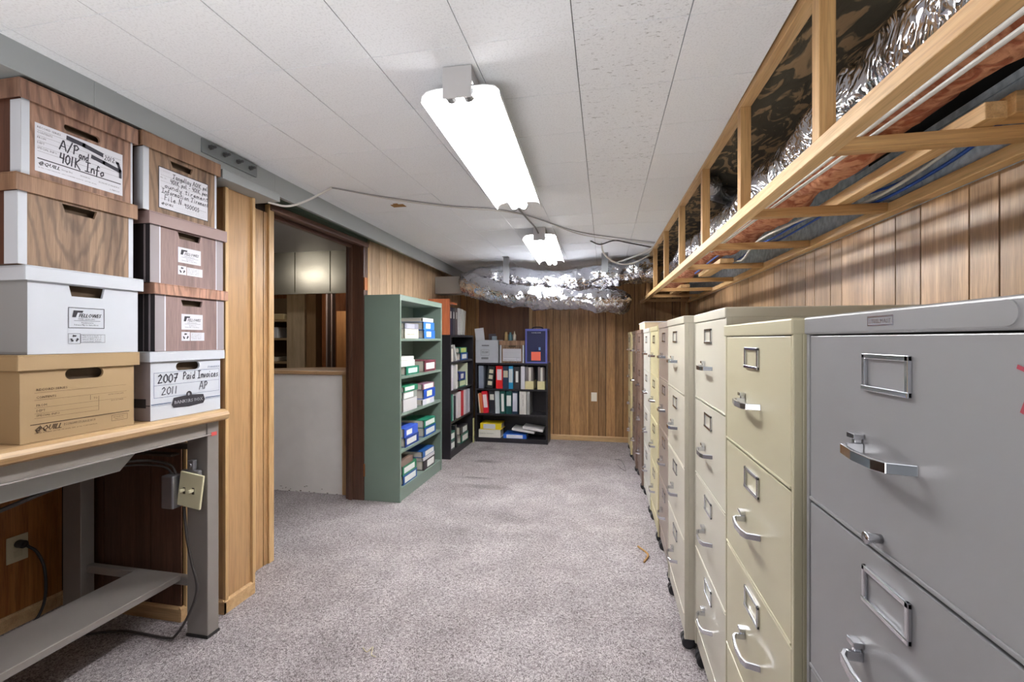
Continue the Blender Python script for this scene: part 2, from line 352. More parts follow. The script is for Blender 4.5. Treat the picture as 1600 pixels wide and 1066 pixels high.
# right-hand wall and the opened soffit above it
M_panR = woodmat('panel_tan', (130, 102, 74), (178, 146, 112), 'Z', 1, .42, True, .15)
M_panB = woodmat('panel_brown', (136, 98, 58), (186, 142, 92), 'Z', 1, .45, True, .1)
M_panL = woodmat('panel_pale', (172, 144, 114), (200, 172, 142), 'Z', 1, .42, True, .1)
M_panA = woodmat('panel_orange', (134, 80, 34), (176, 116, 60), 'Z', .8, .4, True, .15)
M_panD = woodmat('panel_dark', (78, 50, 38), (104, 70, 54), 'Z', 1, .5, True, .1)
panelling('wall_right', (1.0, -2.7), (1.0, 5.85), 0, 1.715, M_panR, 11, side=1)
M_block = patchmat('painted_block', (170, 184, 198), (206, 218, 230), 30, .4, .62, .7, .5, dist=.3)
mb = MB(); 
yy = -2.7; k = 0
while yy < 5.85:
    for (za, zb) in ((1.715, 1.92), (1.923, 2.2)):
        ya, yb = yy, min(yy+.397, 5.85)
        if za > 1.9 and ya > 1.2 and ya < 1.7:   # vent gap between the blocks
            mb.box(1.0, 1.05, ya, yb, za, 1.945); mb.box(1.0, 1.05, ya, yb, 2.095, zb)
            continue
        mb.box(1.0, 1.05, ya, yb-.003, za, zb)
    yy += .4
mb.box(1.012, 1.055, -2.7, 5.85, 1.715, 1.944); mb.box(1.012, 1.055, -2.7, 5.85, 2.096, 2.2)
struct(mb.build('wall_upper', M_block))
mb = MB(); mb.box(1.056, 1.2, -2.7, 5.85, 1.9, 2.2); struct(mb.build('wall_vent', mat('vent_black', (14, 13, 14), .9)))
M_glue = patchmat('glue_spotted_ceiling', (84, 78, 64), (168, 140, 104), 9, .50, .57, .9, .8, (1.4, .6, 1), 2.2)
struct(MB().box(.47, 1.1, -2.7, 5.85, 2.162, 2.24).build('ceiling_soffit', M_glue))
panelling('wall_back', (1.0, 5.8), (-1.88, 5.8), 0, 2.16, M_panB, 23, (.09, .14, .2, .12, .24), side=1, tl=0)
struct(MB().box(-1.62, -.955, 5.775, 5.7995, .3, 1.98).build('wall_patch', woodmat('patch_plywood', (84, 54, 38), (112, 76, 52), 'Z', .7, .5)))
mb = MB(); mb.box(-.955, -.92, 5.78, 5.7995, .05, 2.1); mb.box(.955, .98, 5.77, 5.7995, .05, 1.715)
struct(mb.build('trim_1', M_trimwood, bevel=.003))
M_base = woodmat('base_wood', (178, 142, 98), (204, 170, 126), 'X', .8, .5)
def baseboard(name, p0, p1, mt, side=1, h=.065):
    p0 = Vector(p0); p1 = Vector(p1); d = p1-p0; Ln = d.length; d /= Ln; n = Vector((-d.y, d.x))*side
    M = Matrix(((d.x, n.x, 0, p0.x), (d.y, n.y, 0, p0.y), (0, 0, 1, 0), (0, 0, 0, 1)))
    return struct(MB().prism([(0, 0), (.012, 0), (.012, h-.01), (.006, h), (0, h)], 'x', 0, Ln, 0, M).build(name, mt))
baseboard('baseboard_back', (.96, 5.8), (-1.88, 5.8), M_base)
# left wall beyond the doorway
panelling('wall_left', (-1.885, 5.8), (-1.885, 3.395), 0, CEIL, M_panL, 31, (.1, .13, .2, .16), side=1, tl=.3)
# solid pier, jog and alcove on the near left
struct(MB().box(-2.7, -1.9, 1.74, 2.27, 0, CEIL).build('wall_pier', M_groove))
panelling('wall_pier_face', (-1.885, 2.27), (-1.885, 1.73), 0, 2.0, woodmat('pier_ply', (160, 125, 85), (180, 144, 101), 'Z', .6, .4, True), 5, (.12, .1), thick=.015, side=1, tl=.5)
panelling('wall_jog', (-1.885, 1.725), (-2.57, 1.725), 0, CEIL, M_panD, 44, (.27, .11, .21), thick=.015, side=1)
panelling('wall_alcove', (-2.57, 1.725), (-2.57, -2.7), 0, CEIL, M_panA, 52, (.1, .24, .2, .12, .3), side=1, tl=.2)
mb = MB(); mb.box(-1.887, -1.74, 1.812, 1.985, 0, 2.0)
struct(mb.build('wall_column', woodmat('column_ply', (164, 128, 88), (184, 147, 104), 'Z', .5, .4)))
mb = MB()
mb.box(-1.745, -1.728, 1.807, 1.825, .06, 1.99); mb.box(-1.745, -1.726, 1.972, 1.99, .06, 1.99)
mb.box(-1.905, -1.872, 2.262, 2.302, 0, 2.05); mb.box(-1.9, -1.874, 2.14, 2.165, 0, 2.0); mb.box(-1.9, -1.868, 1.735, 1.75, .06, CEIL-.01)
struct(mb.build('trim_2', M_trimwood, bevel=.003))
baseboard('baseboard_column', (-1.74, 1.99), (-1.74, 1.80), M_base); baseboard('baseboard_column_end', (-1.728, 1.812), (-1.885, 1.812), M_base)
baseboard('baseboard_jog', (-1.886, 1.725), (-2.57, 1.725), M_base); baseboard('baseboard_alcove', (-2.57, 1.725), (-2.57, -2.6), M_base)
baseboard('baseboard_pier', (-1.885, 1.80), (-1.885, 1.713), M_base)
# doorway: dark frame
M_jamb = woodmat('jamb_brown', (66, 42, 32), (94, 64, 48), 'Z', .8, .4, coat=.2)
M_jambY = woodmat('header_brown', (74, 50, 42), (112, 82, 70), 'Y', .8, .4, coat=.2)
mb = MB(); mb.box(-2.03, -1.872, 3.30, 3.335, 0, 2.04); mb.box(-2.0, -1.97, 3.285, 3.30, 0, 2.03); mb.box(-1.9, -1.868, 3.335, 3.36, 0, 2.06)
struct(mb.build('door_frame', M_jamb, bevel=.003))
mb = MB(); mb.box(-2.03, -1.90, 2.30, 3.3, 2.035, 2.075); mb.box(-1.905, -1.860, 2.27, 3.36, 2.016, 2.052); mb.box(-2.0, -1.97, 2.3, 3.3, 2.01, 2.035)
struct(mb.build('trim_3', M_jambY, bevel=.003))
struct(MB().box(-1.9, -1.875, 3.36, 3.395, 0, CEIL-.02).build('trim_4', M_trimwood, bevel=.003))
struct(MB().box(-2.03, -1.875, 2.27, 3.395, 2.053, CEIL).build('wall_lintel', mat('lintel_green', (70, 82, 70), .7)))
hg = mat('hinge_brass', (150, 96, 60), .45, .7)
for z in (1.72, .24):
    mb = MB(); mb.box(-1.877, -1.864, 3.3, 3.334, z-.05, z+.05); mb.cyl((-1.866, 3.336, z-.05), (-1.866, 3.336, z+.05), .007, 10)
    h = mb.build('door_hinge', hg); h.parent = bpy.data.objects['door_frame']

# steel beam along the left, drifting slightly outward like the ceiling edge
M_beam = mat('beam_grey', (160, 166, 168), .5, .1, bump=.1, bscale=90)
M_beamd = mat('beam_green', (84, 98, 84), .6)
def bx_(y): return -1.655 - .026*(y-1.2) if y > 1.2 else -1.655
mb = MB()
for (ya, yb, zq) in ((-2.65, 1.2, 2.05), (1.2, 1.71, 2.05), (1.71, 2.07, 2.034)):
    xa, xb = bx_(ya), bx_(yb)
    mb.add([(xa,ya,zq),(xb,yb,zq),(xb,yb,CEIL+.01),(xa,ya,CEIL+.01),(xa-.2,ya,zq),(xb-.2,yb,zq),(xb-.2,yb,CEIL+.01),(xa-.2,ya,CEIL+.01)],
           [(0,1,2,3),(4,7,6,5),(0,4,5,1),(3,2,6,7),(0,3,7,4),(1,5,6,2)])
mb.box(-1.86, -1.650, 1.712, 2.072, 1.99, 2.032)
struct(mb.build('beam_near', M_beam, bevel=.002))
mb = MB(); xa, xb = bx_(2.07), bx_(5.79)
def skew(mb, ya, yb, xoa, xob, xi, z0, z1, m=0):
    mb.add([(xoa,ya,z0),(xob,yb,z0),(xi,yb,z0),(xi,ya,z0),(xoa,ya,z1),(xob,yb,z1),(xi,yb,z1),(xi,ya,z1)], [(0,3,2,1),(4,5,6,7),(0,1,5,4),(1,2,6,5),(2,3,7,6),(3,0,4,7)], m)
def plate(x0_, x1_, z0, z1, m):
    mb.add([(x0_,2.07,z0),(x1_,5.79,z0),(x1_-.022,5.79,z0),(x0_-.022,2.07,z0),(x0_,2.07,z1),(x1_,5.79,z1),(x1_-.022,5.79,z1),(x0_-.022,2.07,z1)], [(0,3,2,1),(4,5,6,7),(0,1,5,4),(1,2,6,5),(2,3,7,6),(3,0,4,7)], m)
plate(xa, xb, 2.03, CEIL+.01, 0)
skew(mb, 2.07, 5.79, xa-.022, xb-.022, -1.884, 2.084, CEIL+.01, 1)
struct(mb.build('beam_far', [M_beam, M_beamd]))
# splice plate with bolts
pl = thing('splice_plate', 'grey steel splice plate with four bolts on the beam above the brown boxes', 'metal plate', (-1.662, 1.77, 2.068))
MB().box(-.008, .002, -.155, .155, 0, .06).build('plate', mat('plate_grey', (126, 132, 134), .45, .4), pl, .001)
for i in range(4):
    y = -.115+i*.075
    mb = MB(); mb.cyl((.002, y, .035-.002*i), (.012, y, .035-.002*i), .011, 6); mb.cyl((.012, y, .035-.002*i), (.03, y, .035-.002*i), .006, 10)
    mb.build('bolt', mat('bolt_grey', (88, 88, 90), .4, .6), pl)

# ------------------------------------------------------------------ room beyond the doorway
panelling('wall_far', (-2.0, 5.3), (-4.4, 5.3), 0, CEIL, woodmat('panel_red', (104, 58, 34), (146, 88, 52), 'Z', .8, .25, True, .4), 81, (.2, .3, .24), side=1)
struct(MB().box(-5.2, -5.1, 1.7, 6.2, 0, CEIL).build('wall_beyond', mat('beyond_dark', (96, 74, 50), .8)))
struct(MB().box(-5.2, -2.6, 1.6, 1.7, 0, CEIL).build('wall_beyond_near', mat('beyond_dark2', (150, 120, 84), .8)))
struct(MB().box(-5.2, -1.9, 6.1, 6.2, 0, CEIL).build('wall_beyond_end', mat('beyond_dark', (96, 74, 50), .8)))
M_gloss = mat('glossy_ceiling', (200, 200, 200), .22, .2, bump=.1, bscale=6)
struct(MB().box(-5.2, -2.03, 1.7, 6.2, CEIL, CEIL+.05).build('ceiling_beyond', M_gloss))
M_satin = mat('satin_panel', (172, 164, 146), .27, .85, bump=.25, bscale=5, var=.12, vscale=5)
mb = MB()
for (a, b) in ((-4.2, -3.62), (-3.61, -2.985), (-2.975, -2.60), (-2.59, -2.05)): mb.box(a, b, 3.95, 3.965, 1.74, CEIL)
mb.box(-4.2, -2.05, 3.944, 3.975, 1.722, 1.74); mb.box(-4.2, -2.05, 3.966, 4.0, 1.722, CEIL)
struct(mb.build('trim_5', M_satin))
bar_ = thing('bar_counter', 'white half-height counter with a tan wooden top seen through the doorway', 'counter', (-2.5, 3.44, 0))
M_white = mat('painted_white', (236, 233, 230), .6, var=.04, vscale=6, bump=.1, bscale=12)
mb = MB(); mb.box(-.66, .388, -.055, .045, 0, .985); mb.build('panel', M_white, bar_)
mb = MB(); mb.box(.388, .468, -.058, .045, 0, .985); mb.build('corner_strip', M_trimwood, bar_)
mb = MB(); mb.prism([(-.75, -.07), (.465, -.07), (.465, .42), (-.1, .42)], 'z', .985, 1.015); mb.build('countertop', woodmat('counter_top', (176, 138, 100), (206, 170, 128), 'X', .6, .35), bar_, .004)
mb = MB()
for i in range(26):
    x = -.5+R.random()*.85; zz = R.random()**3*.05; s_ = .004+R.random()*.014
    mb.box(x, x+s_, -.0565, -.055, zz, zz+.002+R.random()*.006)
mb.build('scuffs', mat('scuff', (92, 84, 78), .9), bar_)
p = thing('wooden_post', 'pale wooden post standing behind the white counter beyond the doorway', 'post', (-3.0, 4.4, 0))
MB().box(-.42, -.2, 0, .14, 0, 1.9).build('face', woodmat('post_wood', (168, 144, 112), (200, 176, 142), 'Z', .6, .5), p)
MB().box(-.2, -.085, .03, .14, 0, 1.9).build('edge', woodmat('post_edge', (140, 104, 66), (164, 126, 84), 'Z', .6, .5), p)
tag(MB().box(-3.2, -2.98, 5.0, 5.02, 0, 1.62).build('plywood_board', woodmat('board_orange', (176, 116, 66), (200, 140, 84), 'Z', .5, .4)), 'orange-brown plywood board against the dark wall beyond the doorway', 'board')
tag(MB().box(-3.33, -3.31, 4.98, 5.05, 0, 1.9).box(-3.26, -3.245, 4.98, 5.05, 0, 1.9).build('door_casing', mat('casing_grey', (150, 130, 118), .4)), 'thin pale door casing strips on the dark wall beyond the doorway', 'casing')
tag(MB().box(-3.52, -3.46, 5.28, 5.296, 1.12, 1.2).build('switch_plate', mat('plate_cream', (206, 190, 150), .4)), 'small cream switch plate on the dark panelling beyond the doorway', 'switch')
sh = thing('storage_shelf', 'dim shelving unit left of the pale post beyond the doorway', 'shelf', (-3.95, 4.95, 0))
for z in (.5, 1.0, 1.28, 1.5): MB().box(-.5, .3, -.2, .2, z-.012, z+.012).build('shelf_board', mat('shelf_tan', (150, 124, 90), .6), sh)
MB().box(-.5, .3, .17, .2, 0, 1.8).build('back', mat('shelf_back', (92, 70, 44), .8), sh)
for x in (-.5, .28): MB().box(x, x+.02, -.2, .2, 0, 1.8).build('side', mat('shelf_tan', (150, 124, 90), .6), sh)
for (x, z, w_, h_, c, nm, lb) in ((-3.86, 1.512, .2, .07, (170, 150, 110), 'folded_cloth', 'folded tan cloth on the top shelf beyond the doorway'),
        (-3.95, 1.292, .22, .13, (196, 196, 196), 'label_box', 'grey-white box on the middle shelf beyond the doorway'),
        (-3.97, 1.012, .26, .05, (200, 190, 170), 'paper_tray', 'pale paper tray on the lower shelf beyond the doorway')):
    tag(MB().box(x-w_/2, x+w_/2, 4.78, 5.0, z, z+h_).build(nm, mat(nm, c, .6), bevel=.006), lb, nm.replace('_', ' '))
tag(MB().box(-.03, .03, -.03, .03, 0, .07).cyl((0, 0, .07), (0, 0, .12), .012).build('dark_bottle', mat('bottle_dark', (30, 26, 26), .3), bevel=.005), 'small dark bottle at the right end of the counter beyond the doorway', 'bottle').location = (-2.14, 3.6, 1.0155)
for (lx, ly, ll) in ((-3.48, 2.9, 'warm round ceiling lamp reflected in the satin panels beyond the doorway'), (-3.3, 4.55, 'added warm round fill lamp, unseen behind the satin panels beyond the doorway')):  # the second lamp is added, unseen, to light the things behind the panels
  lm = thing('ceiling_lamp', ll, 'lamp', (lx, ly, CEIL))
  mb = MB(); mb.tube([(0,0,0),(0,0,-.03),(0,0,-.05)], [.19,.19,.17], 24); mb.build('rim', mat('lamp_rim', (200, 190, 170), .4), lm)
  mb = MB(); mb.tube([(0,0,-.05),(0,0,-.08),(0,0,-.105),(0,0,-.115)], [.17,.155,.11,.01], 24, 0); mb.build('glow_bowl', mat('lamp_glow', (255, 220, 170), .5, emit=6), lm, smooth=True)

# ------------------------------------------------------------------ fluorescent strip lights
M_refl = mat('reflector_white', (238, 242, 246), .3, coat=.4); M_tube = mat('tube_glow', (255, 255, 255), .4, emit=TUBE_POWER)
M_fix = mat('fixture_grey', (190, 190, 192), .4); M_sock = mat('socket_grey', (120, 120, 122), .3, .3)
M_tube2 = mat('tube_glow_boosted', (255, 255, 255), .4, emit=TUBE_POWER*1.6)  # same kind of tube, emission raised to brighten the back wall
def strip_light(label, loc, rz, Ln=1.24, M_tube=M_tube):
    t = thing('strip_light', label, 'light', loc, rz, 'fluorescent strip lights on the ceiling')
    MB().box(-.045, .045, 0, Ln, -.045, -.001).build('housing', M_fix, t)
    pr = [(-.132,-.085),(-.128,-.066),(-.112,-.052),(-.08,-.046),(.08,-.046),(.112,-.052),(.128,-.066),(.132,-.085)]
    pr2 = [(x*.985, z-.003) for x, z in pr[::-1]]
    MB().prism(pr+pr2, 'y', .03, Ln-.02).build('reflector', M_refl, t, smooth=False)
    for y in (0, Ln-.002):
        mb = MB(); s_ = -.006 if y == 0 else .006
        mb.box(-.047, .047, y, y+s_, -.10 if y == 0 else -.075, -.001); mb.build('end_cap', M_fix, t, .002)
    for x in (-.028, .028):
        MB().cyl((x, .035, -.076), (x, Ln-.04, -.076), .0185, 16).build('tube', M_tube, t, smooth=True)
        for y in (.006, Ln-.04):
            MB().cyl((x, y, -.076), (x, y+.03, -.076), .021, 14).build('socket', M_sock, t)
    return t
strip_light('nearer ceiling strip light with two lit tubes and a white reflector', (-.452, 1.36, CEIL-.001), math.radians(1.8), 1.29)
strip_light('farther ceiling strip light close to the silver ducts', (-.49, 3.44, CEIL-.001), math.radians(1.8), 1.24, M_tube2)
# cord joining the two fixtures
tag(MB().tube([(-.545, 2.66, 2.10), (-.55, 2.75, 2.115), (-.53, 3.1, 2.118), (-.505, 3.35, 2.11), (-.495, 3.425, 2.085)], .006, 8).build('fixture_cord', mat('cord_grey', (120, 120, 122), .5), smooth=True), 'short grey cord joining the two ceiling strip lights', 'cord')

# ------------------------------------------------------------------ opened soffit: timber frame, ducts, wires
SX = lambda y: .49-.0145*(y-1)
fr = thing('soffit_frame', 'open pine lumber frame of the dropped soffit under the ceiling', 'wooden frame', (0, 0, 0))
def skewbar(nm, ya, yb, xa, xb, w, z0, z1, mt):
    mb = MB(); mb.add([(xa,ya,z0),(xb,yb,z0),(xb+w,yb,z0),(xa+w,ya,z0),(xa,ya,z1),(xb,yb,z1),(xb+w,yb,z1),(xa+w,ya,z1)],
        [(0,3,2,1),(4,5,6,7),(0,1,5,4),(1,2,6,5),(2,3,7,6),(3,0,4,7)]); return mb.build(nm, mt, fr, .002)
skewbar('bottom_rail', -2.4, 5.775, SX(-2.4), SX(5.775), .04, 1.713, 1.749, M_pine)
skewbar('top_rail', -2.4, 5.775, SX(-2.4), SX(5.775), .038, 2.118, 2.158, M_pine)
MB().box(.957, .9975, -2.4, 5.775, 1.716, 1.75).build('wall_ledger', M_pine, fr, .002)
for y in (-1.2, -.6, 0, .6, 1.18, 1.775, 2.385, 3.03, 3.70, 4.39, 5.02, 5.6):
    x = SX(y)
    MB().box(x+.001, x+.037, y, y+.038, 1.749, 2.118).build('stud', M_pine_up, fr, .002)
    MB().box(x+.042, .956, y+.02, y+.056, 1.722, 1.752).build('cross_member', M_pine_x, fr, .002)
MB().box(.80, .845, 1.16, 1.93, 1.7525, 1.79).build('loose_board', M_pine, fr, .002)
MB().box(.70, .78, 3.02, 3.68, 1.7525, 1.78).build('loose_board', M_pine, fr, .002)
MB().box(.68, .76, 4.38, 5.1, 1.7525, 1.78).build('loose_board', M_pine, fr, .002)
MB().box(.84, .94, 1.14, 1.2, 1.7525, 1.80).build('block', M_pine_x, fr, .002)
M_foil = foilmat(); M_ins = patchmat('fibreglass', (150, 84, 56), (196, 138, 104), 18, .4, .6, 1, 1.0)
def catmull(pts, n):
    P_ = [Vector(p) for p in pts]; P_ = [2*P_[0]-P_[1]] + P_ + [2*P_[-1]-P_[-2]]; out = []
    for i in range(1, len(P_)-2):
        for k in range(n):
            t = k/n; a, b, c, d = P_[i-1:i+3]
            out.append(.5*((2*b)+(-a+c)*t+(2*a-5*b+4*c-d)*t*t+(-a+3*b-3*c+d)*t**3))
    out.append(P_[-2]); return out
def duct(name, pts, r, n, seed, parent, rings=(), amp=.015, ins=None, seg=40, squash=1, matl=None):
    path = catmull(pts, n); k = len(path)
    rad = []
    for i in range(k):
        q = r
        for c in rings:
            dd = abs(i/(k-1)-c)*k/6
            q *= 1-.16*math.exp(-dd*dd)
        rad.append(q)
    off = Vector((seed*3.1, seed*1.7, 0))
    def fn(q, d, i, j):
        nn = noise.fractal((q+off)*7, 1, 2, 4)*amp + (abs(noise.noise((q+off)*Vector((1,1,1))*16)))*amp*.9 - amp*.25
        # gathers running along the sleeve near the ties
        nn += noise.noise(Vector((d.x*9, d.z*9, i*.04+seed)))*amp*.45
        q = q+d*nn
        if squash != 1: q.z = path[i].z+(q.z-path[i].z)*squash
        return q
    mb = MB(); mb.tube(path, rad, seg, 0, True, fn)
    if ins:
        for fi, f in enumerate(mb.f):
            if len(f) != 4: continue
            i = min((f[0])//seg, k-1); c = sum((Vector(mb.v[a]) for a in f), Vector())/4; d = c-path[i]
            an = math.atan2(d.x, -d.z)   # 0 = straight down
            if ins[0] < an + .35*noise.noise(c*5) < ins[1]: mb.m[fi] = 1
    return mb.build(name, [matl or M_foil, M_ins], parent, smooth=True)
d1 = thing('foil_duct', 'long crinkled foil duct running inside the open wooden soffit', 'duct', (0, 0, 0))
pts = [(.735+.008*math.sin(y*3)-.012*y, y, 1.915+.015*math.sin(y*2)) for y in [-2.3+i*.6 for i in range(13)]]
duct('sleeve', pts, .128, 22, 1, d1, [.13, .31, .42, .50, .575, .66, .76, .9], .014, (-.75, 1.3), 44)
for yk in ():
    mb = MB(); n_ = 28; mb.tube([(.735-.012*yk+.119*math.cos(2*PI*i/n_), yk+.01*math.sin(i), 1.915+.119*math.sin(2*PI*i/n_)) for i in range(n_+1)], .006, 6)
    mb.build('tape_band', mat('tape', (150, 150, 154), .3, .7), d1, smooth=True)
d2 = thing('foil_elbow', 'dull grey foil elbow duct behind the studs of the soffit', 'duct', (0, 0, 0))
duct('elbow', [(.555, 2.55, 2.085), (.60, 2.72, 2.10), (.74, 2.85, 2.105), (.9, 2.88, 2.10)], .046, 12, 5, d2, (), .006, None, 24, matl=foilmat('foil_dull', (.42, .42, .44, 1), .35))
ud = thing('upper_foil_duct', 'upper fat silver foil duct hanging across the far end of the room', 'duct', (0, 0, 0))
duct('sleeve', [(-1.50, 4.93, 1.89), (-1.42, 4.84, 1.91), (-1.2, 4.82, 1.95), (-.95, 4.82, 1.93), (-.65, 4.84, 1.88), (-.3, 4.84, 1.875), (0, 4.84, 1.94), (.2, 4.84, 1.965), (.36, 4.85, 1.975), (.50, 4.87, 1.975)], .13, 20, 2, ud, (.30, .78), .022, None, 52)
ld = thing('lower_foil_duct', 'lower silver foil duct that curls back at its right end', 'duct', (0, 0, 0))
duct('sleeve', [(-1.42, 4.60, 1.87), (-1.25, 4.52, 1.80), (-1.0, 4.48, 1.73), (-.7, 4.47, 1.69), (-.4, 4.48, 1.67), (-.1, 4.5, 1.65), (.08, 4.58, 1.64), (.15, 4.75, 1.65), (.08, 4.96, 1.72), (-.1, 5.06, 1.78)], .112, 20, 3, ld, (.5,), .018, None, 48)
tag(MB().box(-1.883, -1.5, 4.87, 5.06, 1.79, 1.985).build('sheet_metal_duct', mat('sheet_metal', (176, 176, 176), .4, .5, bump=.05), bevel=.004), 'square grey sheet metal duct end at the left wall by the foil ducts', 'duct')
for (x, y, zb, lb) in ((-1.005, 4.63, 1.84, 'grey metal hanger strap on the left half of the foil ducts'), (.0, 4.63, 1.95, 'grey metal hanger strap on the right half of the foil ducts')):
    mb = MB(); mb.box(-.032, .032, -.002, .002, zb-CEIL, -.001); mb.box(-.032, .032, -.05, .002, -.004, -.001); mb.box(-.032, .032, 0, .05, zb-CEIL-.002, zb-CEIL)
    o = tag(mb.build('hanger_strap', mat('strap_grey', (140, 142, 146), .4, .5)), lb, 'strap', 'duct hanger straps'); o.location = (x, y-.005, CEIL)
# wires
def wire(name, pts, r, mt, label, cat='cable', n=8, group=None):
    return tag(MB().tube(catmull(pts, n), r, 6).build(name, mt, smooth=True), label, cat, group)
M_wh = mat('cable_white', (206, 204, 200), .5); M_bl = mat('cable_blue', (40, 84, 170), .45); M_bk = mat('cable_black', (46, 44, 46), .5); M_gy = mat('cable_grey', (150, 150, 152), .5)
wire('ceiling_cable', [(-1.70, 2.045, 1.985), (-1.66, 2.14, 1.99), (-1.60, 2.22, 2.04), (-1.5, 2.296, CEIL-.006)], .006, M_wh, 'white cable from the door casing up to a ceiling staple')
wire('ceiling_cable', [(-1.5, 2.296, CEIL-.006), (-1.285, 2.50, CEIL-.008), (-.974, 2.75, CEIL-.006), (-.60, 2.96, CEIL-.008), (-.223, 3.6, CEIL-.006), (.15, 3.95, CEIL-.006), (.43, 4.16, CEIL-.006)], .004, M_gy, 'thin cable stapled across the ceiling, the one nearer the door', group='thin ceiling cables')
wire('ceiling_cable', [(-1.5, 2.30, CEIL-.004), (-1.27, 2.56, CEIL-.006), (-.96, 2.80, CEIL-.004), (-.56, 3.04, CEIL-.006), (-.2, 3.72, CEIL-.004), (.12, 4.02, CEIL-.004), (.43, 4.22, CEIL-.004)], .003, M_wh, 'thin white cable running beside the grey one over the ceiling')
wire('black_cable', [(-.12, 4.0, CEIL-.004), (-.04, 4.08, CEIL-.02), (.08, 4.0, CEIL-.008), (.2, 4.1, CEIL-.012), (.41, 4.25, CEIL-.03)], .006, M_bk, 'black cable stub curling along the ceiling above the ducts')
wire('looped_cable', [(-.03, 4.1, CEIL-.006), (-.01, 4.2, 2.06), (.08, 4.35, 2.0), (.2, 4.45, 1.99), (.3, 4.5, 2.02), (.42, 4.5, 2.08)], .008, M_wh, 'thick white cable looping from the ceiling over the foil duct')
for k in range(5):
    wire('strap_cable', [(.10+.03*k, 4.58, 2.03+.01*k), (.22+.02*k, 4.52, 2.05+.01*k), (.42, 4.4-.05*k, 2.10)], .003, M_wh, 'thin white wire sagging from the soffit towards the right hanger strap', group='wires by the right hanger strap')
wire('flat_cable', [(.615, -.9, 1.765), (.612, .3, 1.764), (.60, .9, 1.762), (.585, 1.7, 1.765), (.56, 2.9, 1.764)], .0055, M_wh, 'white cable under the soffit duct, left of its twin', n=6)
wire('flat_cable', [(.655, -.9, 1.765), (.65, .3, 1.764), (.633, .9, 1.762), (.61, 1.7, 1.765), (.58, 2.7, 1.764)], .0055, M_wh, 'white cable under the soffit duct, right of its twin', n=6)
wire('blue_cable', [(.97, 1.3, 1.83), (.975, 1.55, 1.79), (.93, 1.85, 1.762), (.86, 2.1, 1.80), (.78, 2.5, 1.765), (.7, 2.9, 1.8), (.66, 3.6, 1.77)], .006, M_bl, 'blue cable draped over the soffit cross members')
wire('blue_cable', [(.975, 1.4, 1.86), (.96, 1.7, 1.80), (.90, 1.95, 1.80), (.83, 2.42, 1.762), (.82, 2.7, 1.80), (.8, 3.05, 1.766), (.75, 3.7, 1.775)], .005, M_bl, 'second blue cable lying closer to the panelled wall in the soffit')
wire('white_cable', [(.965, 1.25, 1.87), (.95, 1.6, 1.80), (.90, 1.85, 1.765), (.82, 2.05, 1.78), (.74, 2.42, 1.764), (.76, 2.75, 1.73), (.80, 3.04, 1.764), (.7, 3.4, 1.80)], .006, M_wh, 'white cable draped beside the blue ones in the soffit')
# ceiling blemish
tag(MB().box(-1.335, -1.25, 2.68, 2.73, CEIL-.003, CEIL-.0003).box(-1.31, -1.28, 2.66, 2.68, CEIL-.003, CEIL-.0003).build('torn_patch', mat('torn', (150, 112, 62), .8)), 'small torn brown spot on the ceiling left of the strip light', 'blemish')

